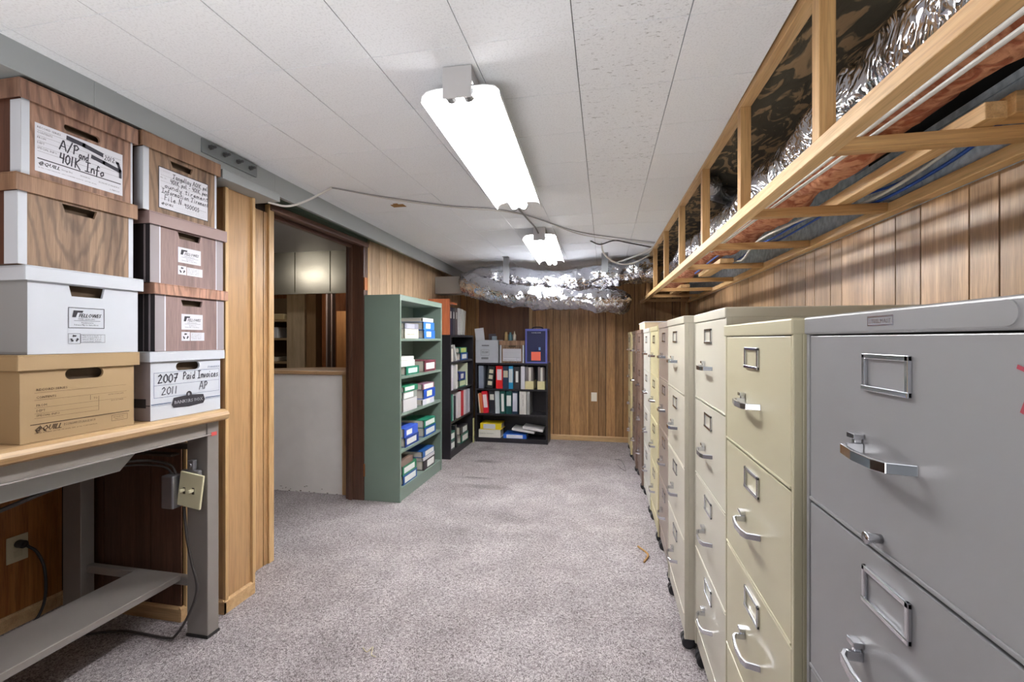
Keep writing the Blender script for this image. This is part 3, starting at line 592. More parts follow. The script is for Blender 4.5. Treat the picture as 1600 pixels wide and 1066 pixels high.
# ------------------------------------------------------------------ filing cabinets
M_chr = mat('chrome', (216, 218, 224), .15, 1.0); M_casr = mat('caster_black', (44, 44, 48), .45)
def filing_cabinet(label, xf, y0, y1, zb, col, depth=.62, casters=True, knob=False):
    xf += .0115
    Wd = y1-y0; H_ = 1.32
    key = 'enamel_%d_%d_%d' % col
    mt = mat(key, col, .33, .0, .5, var=.02, vscale=3, bump=.03, bscale=6)
    dk = mat(key+'_gap', tuple(int(c*.35) for c in col), .6)
    t = thing('filing_cabinet', label, 'filing cabinet', (xf, (y0+y1)/2, zb), -PI/2, 'row of four-drawer filing cabinets')
    hw = Wd/2
    mb = MB(); mb.box(-hw, hw, .004, depth, .0, H_-.002)
    mb.box(-hw, -hw+.011, -.012, .004, 0, H_-.03); mb.box(hw-.011, hw, -.012, .004, 0, H_-.03)
    mb.box(-hw+.011, hw-.011, -.006, .004, 0, .085)
    mb.build('body', mt, t, .0015)
    MB().box(-hw-.001, hw+.001, -.016, depth+.001, H_-.032, H_).build('top_cap', mt, t, .004, seg=3)
    MB().box(-hw+.011, hw-.011, .002, .0039, .085, H_-.032).build('drawer_gap', dk, t)
    dh = (H_-.032-.088)/4
    for k in range(4):
        z1 = H_-.034-k*dh; z0 = z1-dh+.006
        dr = MB().box(-hw+.014, hw-.014, -.011, .002, z0, z1).box(-hw+.014, hw-.014, -.0135, -.010, z0, z0+.006).build('drawer', mt, t, .002)
        mb = MB(); y = -.0112; a = .051; zc = z1-.052; b = .026; f = .0075
        mb.box(-a, a, y-.005, y, zc+b-f, zc+b); mb.box(-a, a, y-.006, y, zc-b, zc-b+f); mb.box(-a, -a+f, y-.005, y, zc-b, zc+b); mb.box(a-f, a, y-.005, y, zc-b, zc+b)
        mb.build('label_holder', M_chr, dr, .0012)
        zh = z1-.163; pts = [(-.060, 0), (-.061, -.024), (-.05, -.032), (-.01, -.038), (.035, -.037), (.053, -.030), (.062, 0)]
        inn = [(-.054, 0), (-.055, -.021), (-.046, -.027), (-.01, -.032), (.032, -.0315), (.047, -.025), (.055, 0)]
        poly = [(p[0], p[1]+y) for p in pts] + [(p[0], p[1]+y) for p in inn[::-1]]
        MB().prism(poly, 'z', zh-.007, zh+.007).build('handle', M_chr, dr, .001)
        MB().box(-.072, -.052, y-.014, y, zh+.013, zh+.021).box(-.066, -.058, y-.010, y, zh+.004, zh+.014).build('latch', M_chr, dr, .001)
        if knob and k == 0:
            mb = MB(); mb.tube([(-.012, y, z0+.02), (-.012, y-.012, z0+.02), (-.012, y-.018, z0+.02), (-.012, y-.02, z0+.02)], [.006, .0065, .0085, .0075], 16); mb.build('lock_knob', M_chr, dr, smooth=True)
    if knob:
        mb = MB(); mb.cyl((hw-.05, -.0175, H_-.016), (hw-.05, -.0155, H_-.016), .012, 24); mb.build('lock_blank', mt, t)
        mb = MB(); frame(mb, -.034, .024, H_-.022, H_-.009, .0015, 0, -.0168); text(mb, 'STEELMASTER'[:9], -.029, H_-.0185, .0055, .048, 0, 0, -.0168); mb.build('name_plate', M_chr, t)
        mr = mat('red_crayon', (150, 52, 66), .8)
        mb = MB(); line(mb, [(.195, 1.255), (.21, 1.25), (.203, 1.225), (.199, 1.215)], .004, 0, -.0117); mb.build('crayon_mark', mr, t); mb = MB(); line(mb, [(.203, .985), (.213, .965), (.213, .95)], .003, 0, -.0117)
        mb.build('crayon_mark', mr, t)
    if casters:
        for (cx, cy) in ((-hw+.05, .02), (hw-.05, .02), (-hw+.05, depth-.05), (hw-.05, depth-.05)):
            mb = MB(); mb.box(cx-.03, cx+.03, cy-.02, cy+.04, -.012, 0)
            for s_ in (-.014, .014):
                mb.tube([(cx+s_-.011, cy-.012, -zb+.026), (cx+s_-.008, cy-.012, -zb+.026), (cx+s_+.008, cy-.012, -zb+.026), (cx+s_+.011, cy-.012, -zb+.026)], [.02, .026, .026, .02], 20)
            mb.cyl((cx, cy, -.03), (cx, cy, -.005), .008, 10)
            mb.build('caster', M_casr, t)
    return t
filing_cabinet('large grey filing cabinet nearest the viewer with red crayon marks', .363, .444, .926, 0, (132, 132, 134), .6, False, True)
filing_cabinet('yellowish cream filing cabinet beside the grey one, standing without casters', .349, .946, 1.443, 0, (182, 176, 150), .63, False)
filing_cabinet('pale putty filing cabinet just behind the yellowish cream one, taller on casters', .357, 1.462, 1.950, .056, (190, 186, 172), .62)
filing_cabinet('pale putty filing cabinet with its near side exposed, next to the mauve cabinet', .319, 1.958, 2.455, .056, (192, 187, 172), .655)
filing_cabinet('mauve brown filing cabinet between a putty and a yellow one', .330, 2.47, 2.95, .056, (146, 131, 120), .645)
filing_cabinet('light yellow filing cabinet in the middle of the row', .325, 2.965, 3.425, .044, (206, 197, 156), .65)
filing_cabinet('light grey filing cabinet behind the light yellow one', .320, 3.44, 3.95, .042, (206, 204, 196), .655)
filing_cabinet('brown filing cabinet, the nearer of the adjacent brown pair', .305, 3.985, 4.49, .042, (122, 101, 90), .67)
filing_cabinet('brown filing cabinet, the farther of the adjacent brown pair', .290, 4.51, 5.02, .04, (122, 101, 90), .685)
filing_cabinet('cream filing cabinet at the far end of the row by the back wall', .272, 5.04, 5.53, .038, (206, 192, 148), .70)
tr = thing('cardboard_tray', 'shallow pale cardboard tray on top of the far filing cabinets', 'tray', (.52, 4.15, 1.3625))
mb = MB(); mb.box(-.2, .3, -.3, .3, 0, .055); mb.build('tray', mat('tray_tan', (206, 186, 156), .7), tr)
MB().box(-.205, .305, -.305, .305, .055, .062).build('sheet', mat('tray_sheet', (206, 210, 214), .6), tr)

# ------------------------------------------------------------------ storage boxes
M_dkw = woodmat('print_dark', (58, 34, 26), (92, 58, 44), 'Z', 1.2, .6)
def hole_pts(cx, cz, w_, h_, kind):
    if kind == 'round':
        r = h_/2; out = []
        for i in range(9): a = -PI/2+PI*i/8; out.append((cx+w_/2-r+r*math.cos(a), cz+r*math.sin(a)))
        for i in range(9): a = PI/2+PI*i/8; out.append((cx-w_/2+r+r*math.cos(a), cz+r*math.sin(a)))
        return out
    return [(cx-w_/2+.008, cz-h_/2), (cx+w_/2-.008, cz-h_/2), (cx+w_/2, cz+h_/2), (cx-w_/2, cz+h_/2)]
def holed(mb, x0, x1, z0, z1, hp, y=0, m=0, depth=.004):
    c = Vector((sum(p[0] for p in hp)/len(hp), sum(p[1] for p in hp)/len(hp)))
    def ray_poly(d, poly):
        best = None
        for a, b in zip(poly, poly[1:]+poly[:1]):
            a = Vector(a)-c; b = Vector(b)-c; e = b-a; den = d.x*e.y-d.y*e.x
            if abs(den) < 1e-12: continue
            t = (a.x*e.y-a.y*e.x)/den; s_ = (a.x*d.y-a.y*d.x)/den
            if t > 0 and -1e-6 <= s_ <= 1+1e-6 and (best is None or t < best): best = t
        return c+d*best
    rc = [(x0, z0), (x1, z0), (x1, z1), (x0, z1)]
    angs = sorted(set(round(math.atan2(p[1]-c.y, p[0]-c.x), 5) for p in hp+rc)); n = len(angs)
    inn, out = [], []
    for a in angs:
        d = Vector((math.cos(a), math.sin(a))); inn.append(ray_poly(d, hp)); out.append(ray_poly(d, rc))
    vs = [(p.x, y, p.y) for p in inn]+[(p.x, y, p.y) for p in out]+[(p.x, y+depth, p.y) for p in inn]
    fs = [(i, n+i, n+(i+1) % n, (i+1) % n) for i in range(n)]+[(i, (i+1) % n, 2*n+(i+1) % n, 2*n+i) for i in range(n)]
    mb.add(vs, fs, m)
M_ink = mat('ink_dark', (44, 42, 50), .7); M_inkbr = mat('ink_brown', (70, 52, 32), .7); M_mark = mat('marker', (48, 46, 60), .6); M_paper = mat('paper_white', (212, 213, 222), .6)
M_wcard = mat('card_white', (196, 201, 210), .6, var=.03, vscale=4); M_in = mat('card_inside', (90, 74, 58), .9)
M_man = mat('card_manila', (164, 138, 102), .7, var=.04, vscale=4); M_greycard = mat('card_grey', (150, 142, 146), .6)
M_blk = mat('card_black', (52, 48, 52), .6)
def cardwood(name, dark, light):
    m = woodmat(name, dark, light, 'Z', 1.3, .6); nt = m.node_tree; L = nt.links.new; b = nt.nodes['Principled BSDF']
    if nt.nodes.get('rings'): return m
    src = b.inputs['Base Color'].links[0].from_socket
    tc = nt.nodes.new('ShaderNodeTexCoord'); mp = nt.nodes.new('ShaderNodeMapping'); mp.inputs['Location'].default_value = (.02, .3, -.1); mp.inputs['Scale'].default_value = (1, .25, .22); L(tc.outputs['Object'], mp.inputs[0])
    wv = nt.nodes.new('ShaderNodeTexWave'); wv.name = 'rings'; wv.wave_type = 'RINGS'; wv.rings_direction = 'Y'; wv.inputs['Scale'].default_value = 14; wv.inputs['Distortion'].default_value = 5; wv.inputs['Detail'].default_value = 3; wv.inputs['Detail Scale'].default_value = 2.2
    L(mp.outputs[0], wv.inputs['Vector'])
    mr = nt.nodes.new('ShaderNodeMapRange'); mr.inputs[1].default_value = 0; mr.inputs[2].default_value = .5; mr.inputs[3].default_value = .66; mr.inputs[4].default_value = 1.05; L(wv.outputs['Fac'], mr.inputs[0])
    s = nt.nodes.new('ShaderNodeVectorMath'); s.operation = 'SCALE'; L(src, s.inputs[0]); L(mr.outputs[0], s.inputs['Scale']); L(s.outputs[0], b.inputs['Base Color'])
    return m
def cardwood_plain(name, dark, light):  # printed wood grain with cathedral rings
    if name in MATS: return MATS[name]
    m = woodmat(name, dark, light, 'Z', 1.3, .6); return m
M_cw1 = cardwood('print_redbrown', (112, 80, 66), (160, 124, 104)); M_cw2 = cardwood('print_walnut', (96, 72, 54), (148, 120, 96))
M_cw3 = cardwood_plain('print_mauve', (116, 94, 92), (146, 122, 118)); M_cwl = woodmat('print_lid', (112, 82, 62), (156, 122, 96), 'Z', 1.2, .6)
M_cw4 = cardwood('print_copper', (150, 108, 88), (184, 140, 118))
def storage_box(label, loc, rz, W, D, H_, hole, front, side, lid, strips=(), sidestrip=None, lid_h=.044, over=.008, has_lid=True, group='storage boxes stacked on the workbench', name='storage_box'):
    t = thing(name, label, 'storage box', loc, rz, group)
    hh = H_-.003; mb = MB(); hw = W/2
    if hole: holed(mb, -hw, hw, 0, hh, hole_pts(*hole), 0, 0, .008)
    else: mb.add([(-hw,0,0),(hw,0,0),(hw,0,hh),(-hw,0,hh)], [(0,1,2,3)], 0)
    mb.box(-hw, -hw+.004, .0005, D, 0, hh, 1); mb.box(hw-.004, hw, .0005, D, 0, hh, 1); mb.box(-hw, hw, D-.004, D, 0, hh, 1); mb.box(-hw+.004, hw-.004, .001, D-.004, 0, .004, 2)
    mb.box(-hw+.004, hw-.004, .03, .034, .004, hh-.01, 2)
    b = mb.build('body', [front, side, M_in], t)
    for (u0, u1, m_) in strips: rect(mb2 := MB(), -hw+u0, -hw+u1, .001, H_-lid_h+.004, -.0006); mb2.build('edge_strip', m_, t)
    if sidestrip:
        mb3 = MB()
        for (u0, u1) in sidestrip[0]: mb3.box(-hw-.0008, -hw, u0, u1, .001, H_-lid_h)
        mb3.build('side_strip', sidestrip[1], t)
    if has_lid:
        o_ = over; mb = MB(); zl = H_-lid_h
        mb.box(-hw-o_, hw+o_, -o_, D+o_, H_-.004, H_)
        mb.box(-hw-o_, hw+o_, -o_, -o_+.004, zl, H_-.004); mb.box(-hw-o_, hw+o_, D+o_-.004, D+o_, zl, H_-.004)
        mb.box(-hw-o_, -hw-o_+.004, -o_+.004, D+o_-.004, zl, H_-.004); mb.box(hw+o_-.004, hw+o_, -o_+.004, D+o_-.004, zl, H_-.004)
        mb.build('lid', lid, t, .0015)
    return t
BX = -1.66; BT = .972
def at_face(t, W): pass
def textlines(mb, u0, u1, vs, w=.0006, m=0):
    for v in vs: rect(mb, u0, u1, v, v+w, -.0013, m)
# --- lower left: manila
W = .326; yc = 1.169; hw = W/2
t = storage_box('tan manila storage box with a printed form, bottom left of the stacks', (BX, yc, BT+.001), PI/2, W, .6, .26, (.006, .196, .112, .034, 'round'), M_man, M_man, M_man, over=.012, lid_h=.046)
U = lambda y, c=yc: y-c
mb = MB(); z_ = lambda z: z-BT-.001
text(mb, 'RECORD SERIES', U(1.045), z_(1.125), .007, .08, m=0); text(mb, 'CONTENTS', U(1.045), z_(1.102), .007, .05); text(mb, 'FROM', U(1.045), z_(1.078), .007, .026)
text(mb, 'DEPT', U(1.045), z_(1.062), .007, .022); text(mb, 'SPECIAL INFO', U(1.045), z_(1.048), .006, .06); text(mb, 'TO', U(1.20), z_(1.082), .006); text(mb, 'DESTRUCTION DATE', U(1.245), z_(1.089), .004, .05); text(mb, 'BOX NUMBER', U(1.255), z_(1.068), .004, .04)
textlines(mb, U(1.04), U(1.305), [z_(1.119), z_(1.097)]); textlines(mb, U(1.04), U(1.215), [z_(1.074), z_(1.057), z_(1.043)]); textlines(mb, U(1.215), U(1.305), [z_(1.074)]); rect(mb, U(1.215), U(1.216), z_(1.043), z_(1.09)); rect(mb, U(1.19), U(1.191), z_(1.08), z_(1.096))
rect(mb, U(1.03), U(1.315), z_(1.024), z_(1.0265), -.0013)
text(mb, '@QUILL', U(1.04), z_(1.004), .016, .068, .35, bold=.0006); text(mb, 'ECONOMY STORAGE BOX', U(1.116), z_(1.010), .007, .09); text(mb, 'ORDER NUMBER  LETTER OR LEGAL SIZE  QUILL CORPORATION', U(1.04), z_(.997), .0035, .17)
frame(mb, U(1.256), U(1.309), z_(.998), z_(1.018), .001); text(mb, 'REORDER NO.', U(1.262), z_(1.009), .004, .036); text(mb, '789119', U(1.266), z_(1.002), .004, .03)
mb.build('lettering', M_inkbr, t)
# --- white printed box above it
yc = 1.185; W = .322; ZB = BT+.262
t = storage_box('plain white storage box with a small framed logo, second from the bottom on the left', (BX, yc, ZB), PI/2, W, .6, .263, (-.003, .199, .106, .034, 'trap'), M_wcard, mat('card_greyside', (150, 152, 154), .6), M_wcard, over=.012)
def logo(t, uc, v0, v1, w_, bold, rec0, rec1, white=False):
    """maker's panel and recycling mark, as printed on the box"""
    mb = MB(); a, b = uc-w_/2, uc+w_/2; h = v1-v0
    if white: rect(mb, a, b, v0, v1, -.0011, 1)
    else: frame(mb, a, b, v0, v1, .0018)
    x0_ = a+w_*.1; y1_ = v1-h*.14
    mb.add([(x0_,-.0014,y1_-h*.33),(x0_+w_*.10,-.0014,y1_-h*.33),(x0_+w_*.15,-.0014,y1_-h*.1),(x0_+w_*.28,-.0014,y1_-h*.1),(x0_+w_*.30,-.0014,y1_),(x0_+w_*.04,-.0014,y1_)], [(0,1,2,3,4,5)], 0)
    text(mb, 'FELLOWES', x0_+w_*.18, y1_-h*.33, h*.19, w_*.60, .3, bold=.0004)
    text(mb, 'PAPER HANDLING', x0_+w_*.16, y1_-h*.44, h*.06, w_*.46); rect(mb, x0_+w_*.05, b-w_*.12, y1_-h*.5, y1_-h*.485, -.0014)
    text(mb, 'Manufactured in', x0_+w_*.25, y1_-h*.62, h*.065, w_*.33); text(mb, 'Fellowes Mfg. Co. Itasca Illinois', x0_+w_*.06, y1_-h*.73, h*.07, w_*.66)
    hr = rec1-rec0; c1 = a+hr*1.05
    if white: rect(mb, a, c1, rec0, rec1, -.0011, 1); rect(mb, c1+.003, b+.008, rec0, rec1-.002, -.0011, 1)
    else: frame(mb, a, c1, rec0, rec1, .0009); frame(mb, c1, b+.002, rec0+.003, rec1-.003, .0009)
    cx, cy = (a+c1)/2, (rec0+rec1)/2; r = hr*.33
    for k in range(3):   # three chasing arrows
        ang = PI/2+k*2*PI/3; q = []
        for (rad, da) in ((r*1.1,-.55),(r*1.1,.25),(r*1.3,.25),(r*.85,.75),(r*.4,.25),(r*.62,.25),(r*.62,-.55)):
            q.append((cx+rad*math.cos(ang+da), -.0014, cy+rad*math.sin(ang+da)))
        mb.add(q, [tuple(range(7))], 0)
    for k in range(4): text(mb, ('This box is made of', '100% recycled fiber of', 'which 35% is post', 'consumer waste')[k], c1+.005, rec1-.009-k*(hr-.008)/4.2, hr*.11, (b-c1)*.8)
    mb.build('printed_label', [M_ink, M_paper], t)
logo(t, 1.18-yc, 1.315-ZB, 1.381-ZB, .106, 1, 1.265-ZB, 1.298-ZB)
mb = MB()  # grid printed on the side
hx = -W/2-.0012
for k in range(5): mb.box(hx, hx+.0005, .11+k*.055, .1125+k*.055, .04, .12)
for z in (.04, .08, .118): mb.box(hx, hx+.0005, .11, .3325, z, z+.0025)
mb.build('printed_grid', M_ink, t)
# --- walnut print box, no label
yc = 1.165; W = .328; ZB = BT+.262+.264
t = storage_box('walnut-printed storage box without a label, third up on the left', (BX, yc, ZB), PI/2, W, .6, .264, (-.004, .193, .1, .026, 'trap'), M_cw2, M_dkw, M_cwl, [(0, .022, M_wcard), (W-.016, W, M_wcard)], ([(0, .05)], M_wcard), over=.01, lid_h=.052)
# --- top left with the label
yc = 1.168; ZB = BT+.262+.264+.265; W = .318
t = storage_box('brown wood-print storage box on top of the left stack, label reading 401K', (BX, yc, ZB), PI/2, W, .6, .272, (0, .183, .104, .021, 'round'), M_cw1, M_dkw, M_cw1, [(0, .02, M_wcard), (W-.007, W, M_wcard)], ([(0, .04)], M_wcard), over=.012, lid_h=.056)
mb = MB(); a, b = U(1.041, yc), U(1.292, yc); v0, v1 = 1.782-ZB, 1.926-ZB
rect(mb, a, b, v0, v1, -.0011, 1)
for i, s_ in enumerate(('RECORD SERIES', 'CONTENTS', 'FROM', 'DEPT', 'SPECIAL INFO')):
    text(mb, s_, a+.006, v1-.014-i*.0155, .006, [.06, .038, .021, .018, .05][i]); textlines(mb, a+.006, b-.006, [v1-.021-i*.0155])
rect(mb, a+.006, b-.006, v0+.038, v0+.041, -.0014); text(mb, '@QUILL', a+.008, v0+.022, .011, .055, .3, bold=.0005); text(mb, 'Storage Box', a+.068, v0+.024, .005, .03)
text(mb, 'REORDER NO.', a+.12, v0+.024, .004, .03); text(mb, 'QUILL CORPORATION  LINCOLNSHIRE ILLINOIS  LETTER LEGAL', a+.008, v0+.012, .003, .16); text(mb, 'ECONOMY STORAGE BOX', a+.175, v0+.022, .005, .065); text(mb, '1-789119', a+.21, v0+.008, .005, .03)
for (p_, w_) in (([(.085, .132), (.13, .128), (.185, .118)], .014), ([(.155, .100), (.19, .094), (.24, .084)], .013), ([(.19, .116), (.235, .108), (.243, .085), (.243, .062)], .009)):
    line(mb, [(a+p[0], v0+p[1]) for p in p_], w_, 2, -.0016)
rect(mb, a+.188, a+.228, v0+.102, v0+.122, -.0018, 1)
hand(mb, '2012', a+.191, v0+.105, .015, .034, .0014, 2, 0, -.0021)
hand(mb, 'A/P', a+.062, v0+.088, .03, .055, .0028, 2); hand(mb, 'and', a+.115, v0+.080, .024, .03, .0024, 2)
hand(mb, '401K Info', a+.062, v0+.048, .030, .13, .0028, 2, -.03)
mb.build('form_label', [M_ink, M_paper, M_mark], t)
# --- right stack
yc = 1.55; W = .314
t = storage_box('white storage box marked Paid Invoices, bottom of the right stack', (BX, yc, BT+.001), PI/2, W, .6, .259, (0, .198, .108, .032, 'round'), M_wcard, M_greycard, M_wcard, over=.012, lid_h=.038)
mb = MB(); z_ = lambda z: z-BT-.001; U2 = lambda y: y-yc
M_blueink = mat('ink_blue', (70, 90, 130), .6)
frame(mb, U2(1.405), U2(1.70), z_(1.056), z_(1.152), .0012, 1); rect(mb, U2(1.405), U2(1.70), z_(1.103), z_(1.104), -.0013, 1)
text(mb, 'STORAGE BOX', U2(1.64), z_(1.158), .008, .06, .2, 1)
hand(mb, '2007', U2(1.42), z_(1.112), .032, .085, .003, 2); hand(mb, 'Paid Invoices', U2(1.525), z_(1.118), .03, .17, .0024, 2); hand(mb, '2011', U2(1.435), z_(1.066), .028, .07, .0022, 2); hand(mb, 'AP', U2(1.60), z_(1.07), .032, .042, .0022, 2)
mb2 = [(1.477,1.022),(1.485,1.049),(1.553,1.055),(1.62,1.049),(1.628,1.026),(1.62,1.012),(1.553,1.006),(1.485,1.010)]
mb.add([(U2(p[0]), -.0012, z_(p[1])) for p in mb2], [tuple(range(8))], 0)
mb.add([(U2(1.553)+.013*math.cos(a_*PI/8), -.00125, z_(1.056)+.013*math.sin(a_*PI/8)) for a_ in range(16)], [tuple(range(16))], 0)
text(mb, 'BANKERS BOX', U2(1.489), z_(1.024), .013, .128, 0, 3, -.0016, bold=.0004)
text(mb, 'B', U2(1.548), z_(1.052), .010, .009, 0, 3, -.0016)
for (a, b) in ((1.395, 1.475), (1.63, 1.705)):
    rect(mb, U2(a), U2(b), z_(1.031), z_(1.034), -.0013, 1); rect(mb, U2(a), U2(b), z_(1.026), z_(1.027), -.0013, 1)
mb.build('printing', [M_ink, M_blueink, M_mark, M_paper], t)
mb = MB(); hx = -W/2-.0012
mb.box(hx, hx+.0005, .02, .13, .048, .082); mb.box(hx, hx+.0005, 0, .02, .055, .058); mb.build('side_emblem', M_ink, t)
yc = 1.568; W = .316; ZB = BT+.261
t = storage_box('mauve-brown storage box with a copper-brown lid, second up on the right stack', (BX, yc, ZB), PI/2, W, .6, .259, (0, .192, .1, .024, 'trap'), M_cw3, M_blk, M_cw4, [(0, .038, M_greycard), (.038, .043, M_paper), (W-.034, W, M_greycard), (W-.038, W-.034, M_paper)], ([(.02, .028), (.05, .053)], M_greycard), over=.012, lid_h=.042)
logo(t, 0, 1.318-ZB, 1.381-ZB, .098, 1, 1.273-ZB, 1.309-ZB, True)
yc = 1.556; W = .33; ZB = BT+.261+.260
t = storage_box('mauve-brown storage box with a matching mauve lid, third up on the right stack', (BX, yc, ZB), PI/2, W, .6, .265, (0, .2, .106, .026, 'trap'), M_cw3, M_blk, mat('lid_mauve', (150, 128, 126), .6, var=.05), [(0, .036, M_greycard), (.036, .041, M_paper), (W-.034, W, M_greycard), (W-.038, W-.034, M_paper)], ([(.02, .028)], M_greycard), over=.012, lid_h=.048)
logo(t, 0, 1.586-ZB, 1.647-ZB, .104, 1, 1.538-ZB, 1.573-ZB, True)
yc = 1.526; W = .322; ZB = BT+.261+.260+.266
t = storage_box('walnut-printed storage box on top of the right stack with a handwritten label', (BX, yc, ZB), PI/2, W, .6, .285, (-.004, .205, .098, .024, 'trap'), M_cw2, M_dkw, M_cwl, [(0, .022, M_wcard), (W-.01, W, M_wcard)], ([(0, .04)], M_wcard), over=.012, lid_h=.055)
mb = MB(); a, b = U2(1.402)+1.55-yc, 1.641-yc; v0, v1 = 1.783-ZB, 1.936-ZB
rect(mb, a-.003, b+.003, v0-.003, v1+.003, -.0010, 0); rect(mb, a, b, v0, v1, -.0012, 1)
for i in range(5): textlines(mb, a+.006, b-.006, [v1-.028-i*.0225])
for i, s_ in enumerate(('Tangullay A01K pol', '401K pol - 401K pen', 'Roundy tirement', 'Information Tirement')): hand(mb, s_, a+(.055, .045, .01, .01)[i], v1-.027-i*.0225, .017, (.16, .17, .21, .21)[i], .0018, 2, 0)
text(mb, 'CONTENTS', a+.005, v1-.014, .006, .04); text(mb, 'FROM', a+.005, v1-.04, .006, .025)
hand(mb, 'File N', a+.02, v0+.032, .022, .075, .0018, 2); hand(mb, '930003', a+.105, v0+.026, .017, .07, .0018, 2)
text(mb, '@QUILL', a+.008, v0+.014, .009, .05, .3, bold=.0005); text(mb, 'ECONOMY STORAGE BOX', a+.07, v0+.014, .005, .08); text(mb, 'QUILL CORPORATION  LINCOLNSHIRE', a+.02, v0+.006, .003, .12)
frame(mb, b-.055, b-.006, v0+.008, v0+.034, .0012); text(mb, 'REORDER', b-.05, v0+.024, .004, .038); text(mb, '789119', b-.046, v0+.013, .006, .03)
mb.build('form_label', [M_ink, M_paper, M_mark], t)

# ------------------------------------------------------------------ workbench
wb = thing('workbench', 'grey steel workbench with a worn light wood top holding the storage boxes', 'workbench', (0, 0, 0))
M_bt = woodmat('bench_top', (154, 120, 80), (196, 166, 126), 'Y', .7, .45); M_st = mat('bench_steel', (140, 134, 130), .4, .2, var=.05, vscale=5); M_foot = mat('foot_black', (40, 38, 38), .7)
pr = [(-2.47, BT-.045), (-1.632, BT-.045), (-1.622, BT-.038), (-1.618, BT-.022), (-1.626, BT-.008), (-1.645, BT), (-2.47, BT)]
MB().prism(pr, 'y', -.35, 1.715).build('worktop', M_bt, wb, smooth=False)
MB().box(-1.70, -1.667, -.3, 1.66, BT-.105, BT-.046).box(-1.70, -1.655, -.3, 1.66, BT-.105, BT-.10).build('apron', M_st, wb, .003)
mb = MB(); mb.prism([(-.2, BT-.106), (1.40, BT-.106), (1.33, BT-.17), (-.2, BT-.17)], 'x', -2.1, -1.72); mb.build('drawer_pan', mat('pan_grey', (160, 162, 162), .4, .2), wb)
for (xa, xb, nm) in ((-1.765, -1.66, 'front'), (-2.45, -2.345, 'rear')):
    for (ya, yb) in ((1.642, 1.70), (-.28, -.22)):
        mb = MB(); mb.box(xa, xb, ya, yb, .012, BT-.046); mb.build('leg', M_st, wb, .003)
        MB().box(xa-.002, xb+.002, ya-.002, yb+.002, 0, .012).build('leg_foot', M_foot, wb)
for y in (1.665, -.26): MB().box(-2.344, -1.766, y, y+.03, .20, .235).build('end_stretcher', M_st, wb, .003)
MB().box(-2.05, -1.82, -.23, 1.664, .222, .25).build('foot_shelf', M_st, wb, .003)
MB().box(-2.344, -1.766, 1.655, 1.685, .80, .825).box(-2.344, -1.8, 1.60, 1.64, .78, .79).build('upper_stretcher', mat('stretch_dark', (78, 70, 66), .5, .3), wb, .002)
mb = MB(); mb.box(-1.6595, -1.6585, 1.66, 1.688, .862, .878); mb.build('maker_badge', mat('badge_red', (196, 70, 64), .4), wb)
sw = thing('switch_box', 'double switch box with a cream plate clipped to the bench leg', 'switch box', (-1.735, 1.635, .64))
MB().box(-.095, -.035, -.055, .0, -.075, .065).build('conduit_box', mat('box_zinc', (150, 150, 156), .35, .7), sw, .006)
MB().box(-.032, .06, -.022, -.002, -.055, .085).build('backing', mat('box_zinc', (150, 150, 156), .35, .7), sw, .006)
M_plate = Matrix.Rotation(math.radians(8), 4, 'Y')
mb = MB(); mb.box(-.03, .085, -.034, -.024, -.065, .08, 0, .5, M_plate); mb.build('cover_plate', mat('plate_ivory', (220, 214, 180), .4), sw, .003)
for x in (.0, .045):
    MB().box(x-.006, x+.006, -.0345, -.0335, -.012, .016).build('slot', mat('slot_dark', (80, 74, 60), .5), sw)
    MB().box(x-.005, x+.005, -.056, -.034, 0, .012).build('toggle', mat('toggle_ivory', (232, 226, 196), .4), sw, .002)
MB().box(.0, .03, -.02, 0, .085, .125).cyl((.015, -.024, .105), (.015, -.018, .105), .008).build('clip', mat('box_zinc', (150, 150, 156), .35, .7), sw, .002)
M_cbl = mat('cord_taupe', (62, 57, 56), .5)
wire('cable_clip', [(-1.885, 1.372, .80), (-1.885, 1.372, .784), (-1.88, 1.375, .765)], .011, mat('clip_tan', (128, 108, 90), .5), 'small tan clip gripping the cords beneath the bench edge', 'clip')
wire('power_cord', [(-1.79, 1.615, .70), (-1.81, 1.605, .745), (-1.87, 1.56, .772), (-1.885, 1.46, .788), (-1.885, 1.37, .785), (-1.88, 1.19, .755), (-1.88, 1.08, .735), (-1.88, .8, .69)], .0055, M_cbl, 'taupe cord sagging under the bench from the switch box to the left', 'cord')
wire('power_cord', [(-1.80, 1.615, .69), (-1.83, 1.60, .735), (-1.885, 1.55, .757), (-1.90, 1.45, .773), (-1.90, 1.37, .772), (-1.90, 1.19, .742), (-1.90, 1.06, .72), (-1.90, .78, .675)], .005, M_cbl, 'second taupe cord looped just behind the first under the bench', 'cord')
wire('power_cord', [(-1.745, 1.61, .57), (-1.72, 1.60, .447), (-1.694, 1.60, .34), (-1.669, 1.60, .237), (-1.71, 1.60, .125), (-1.775, 1.60, .03), (-1.83, 1.60, .010), (-2.06, 1.60, .010), (-2.25, 1.52, .010)], .0055, M_cbl, 'grey cord dropping from the switch box to the carpet', 'cord')
ol = thing('wall_outlet', 'ivory wall outlet with a black plug under the workbench', 'outlet', (-2.568, 1.546, .347), PI/2)
M_iv = mat('outlet_ivory', (206, 198, 172), .4)
MB().box(-.038, .038, -.006, 0, -.058, .058).build('cover_plate', M_iv, ol, .002)
for z in (-.022, .022): MB().box(-.016, .016, -.009, -.006, z-.014, z+.014).build('socket', mat('outlet_ivory2', (196, 188, 160), .4), ol, .003)
MB().cyl((0, -.009, .022), (0, -.045, .022), .017, 16).cyl((0, -.045, .022), (0, -.06, .018), .009, 12).build('plug', M_bk, ol, .003)
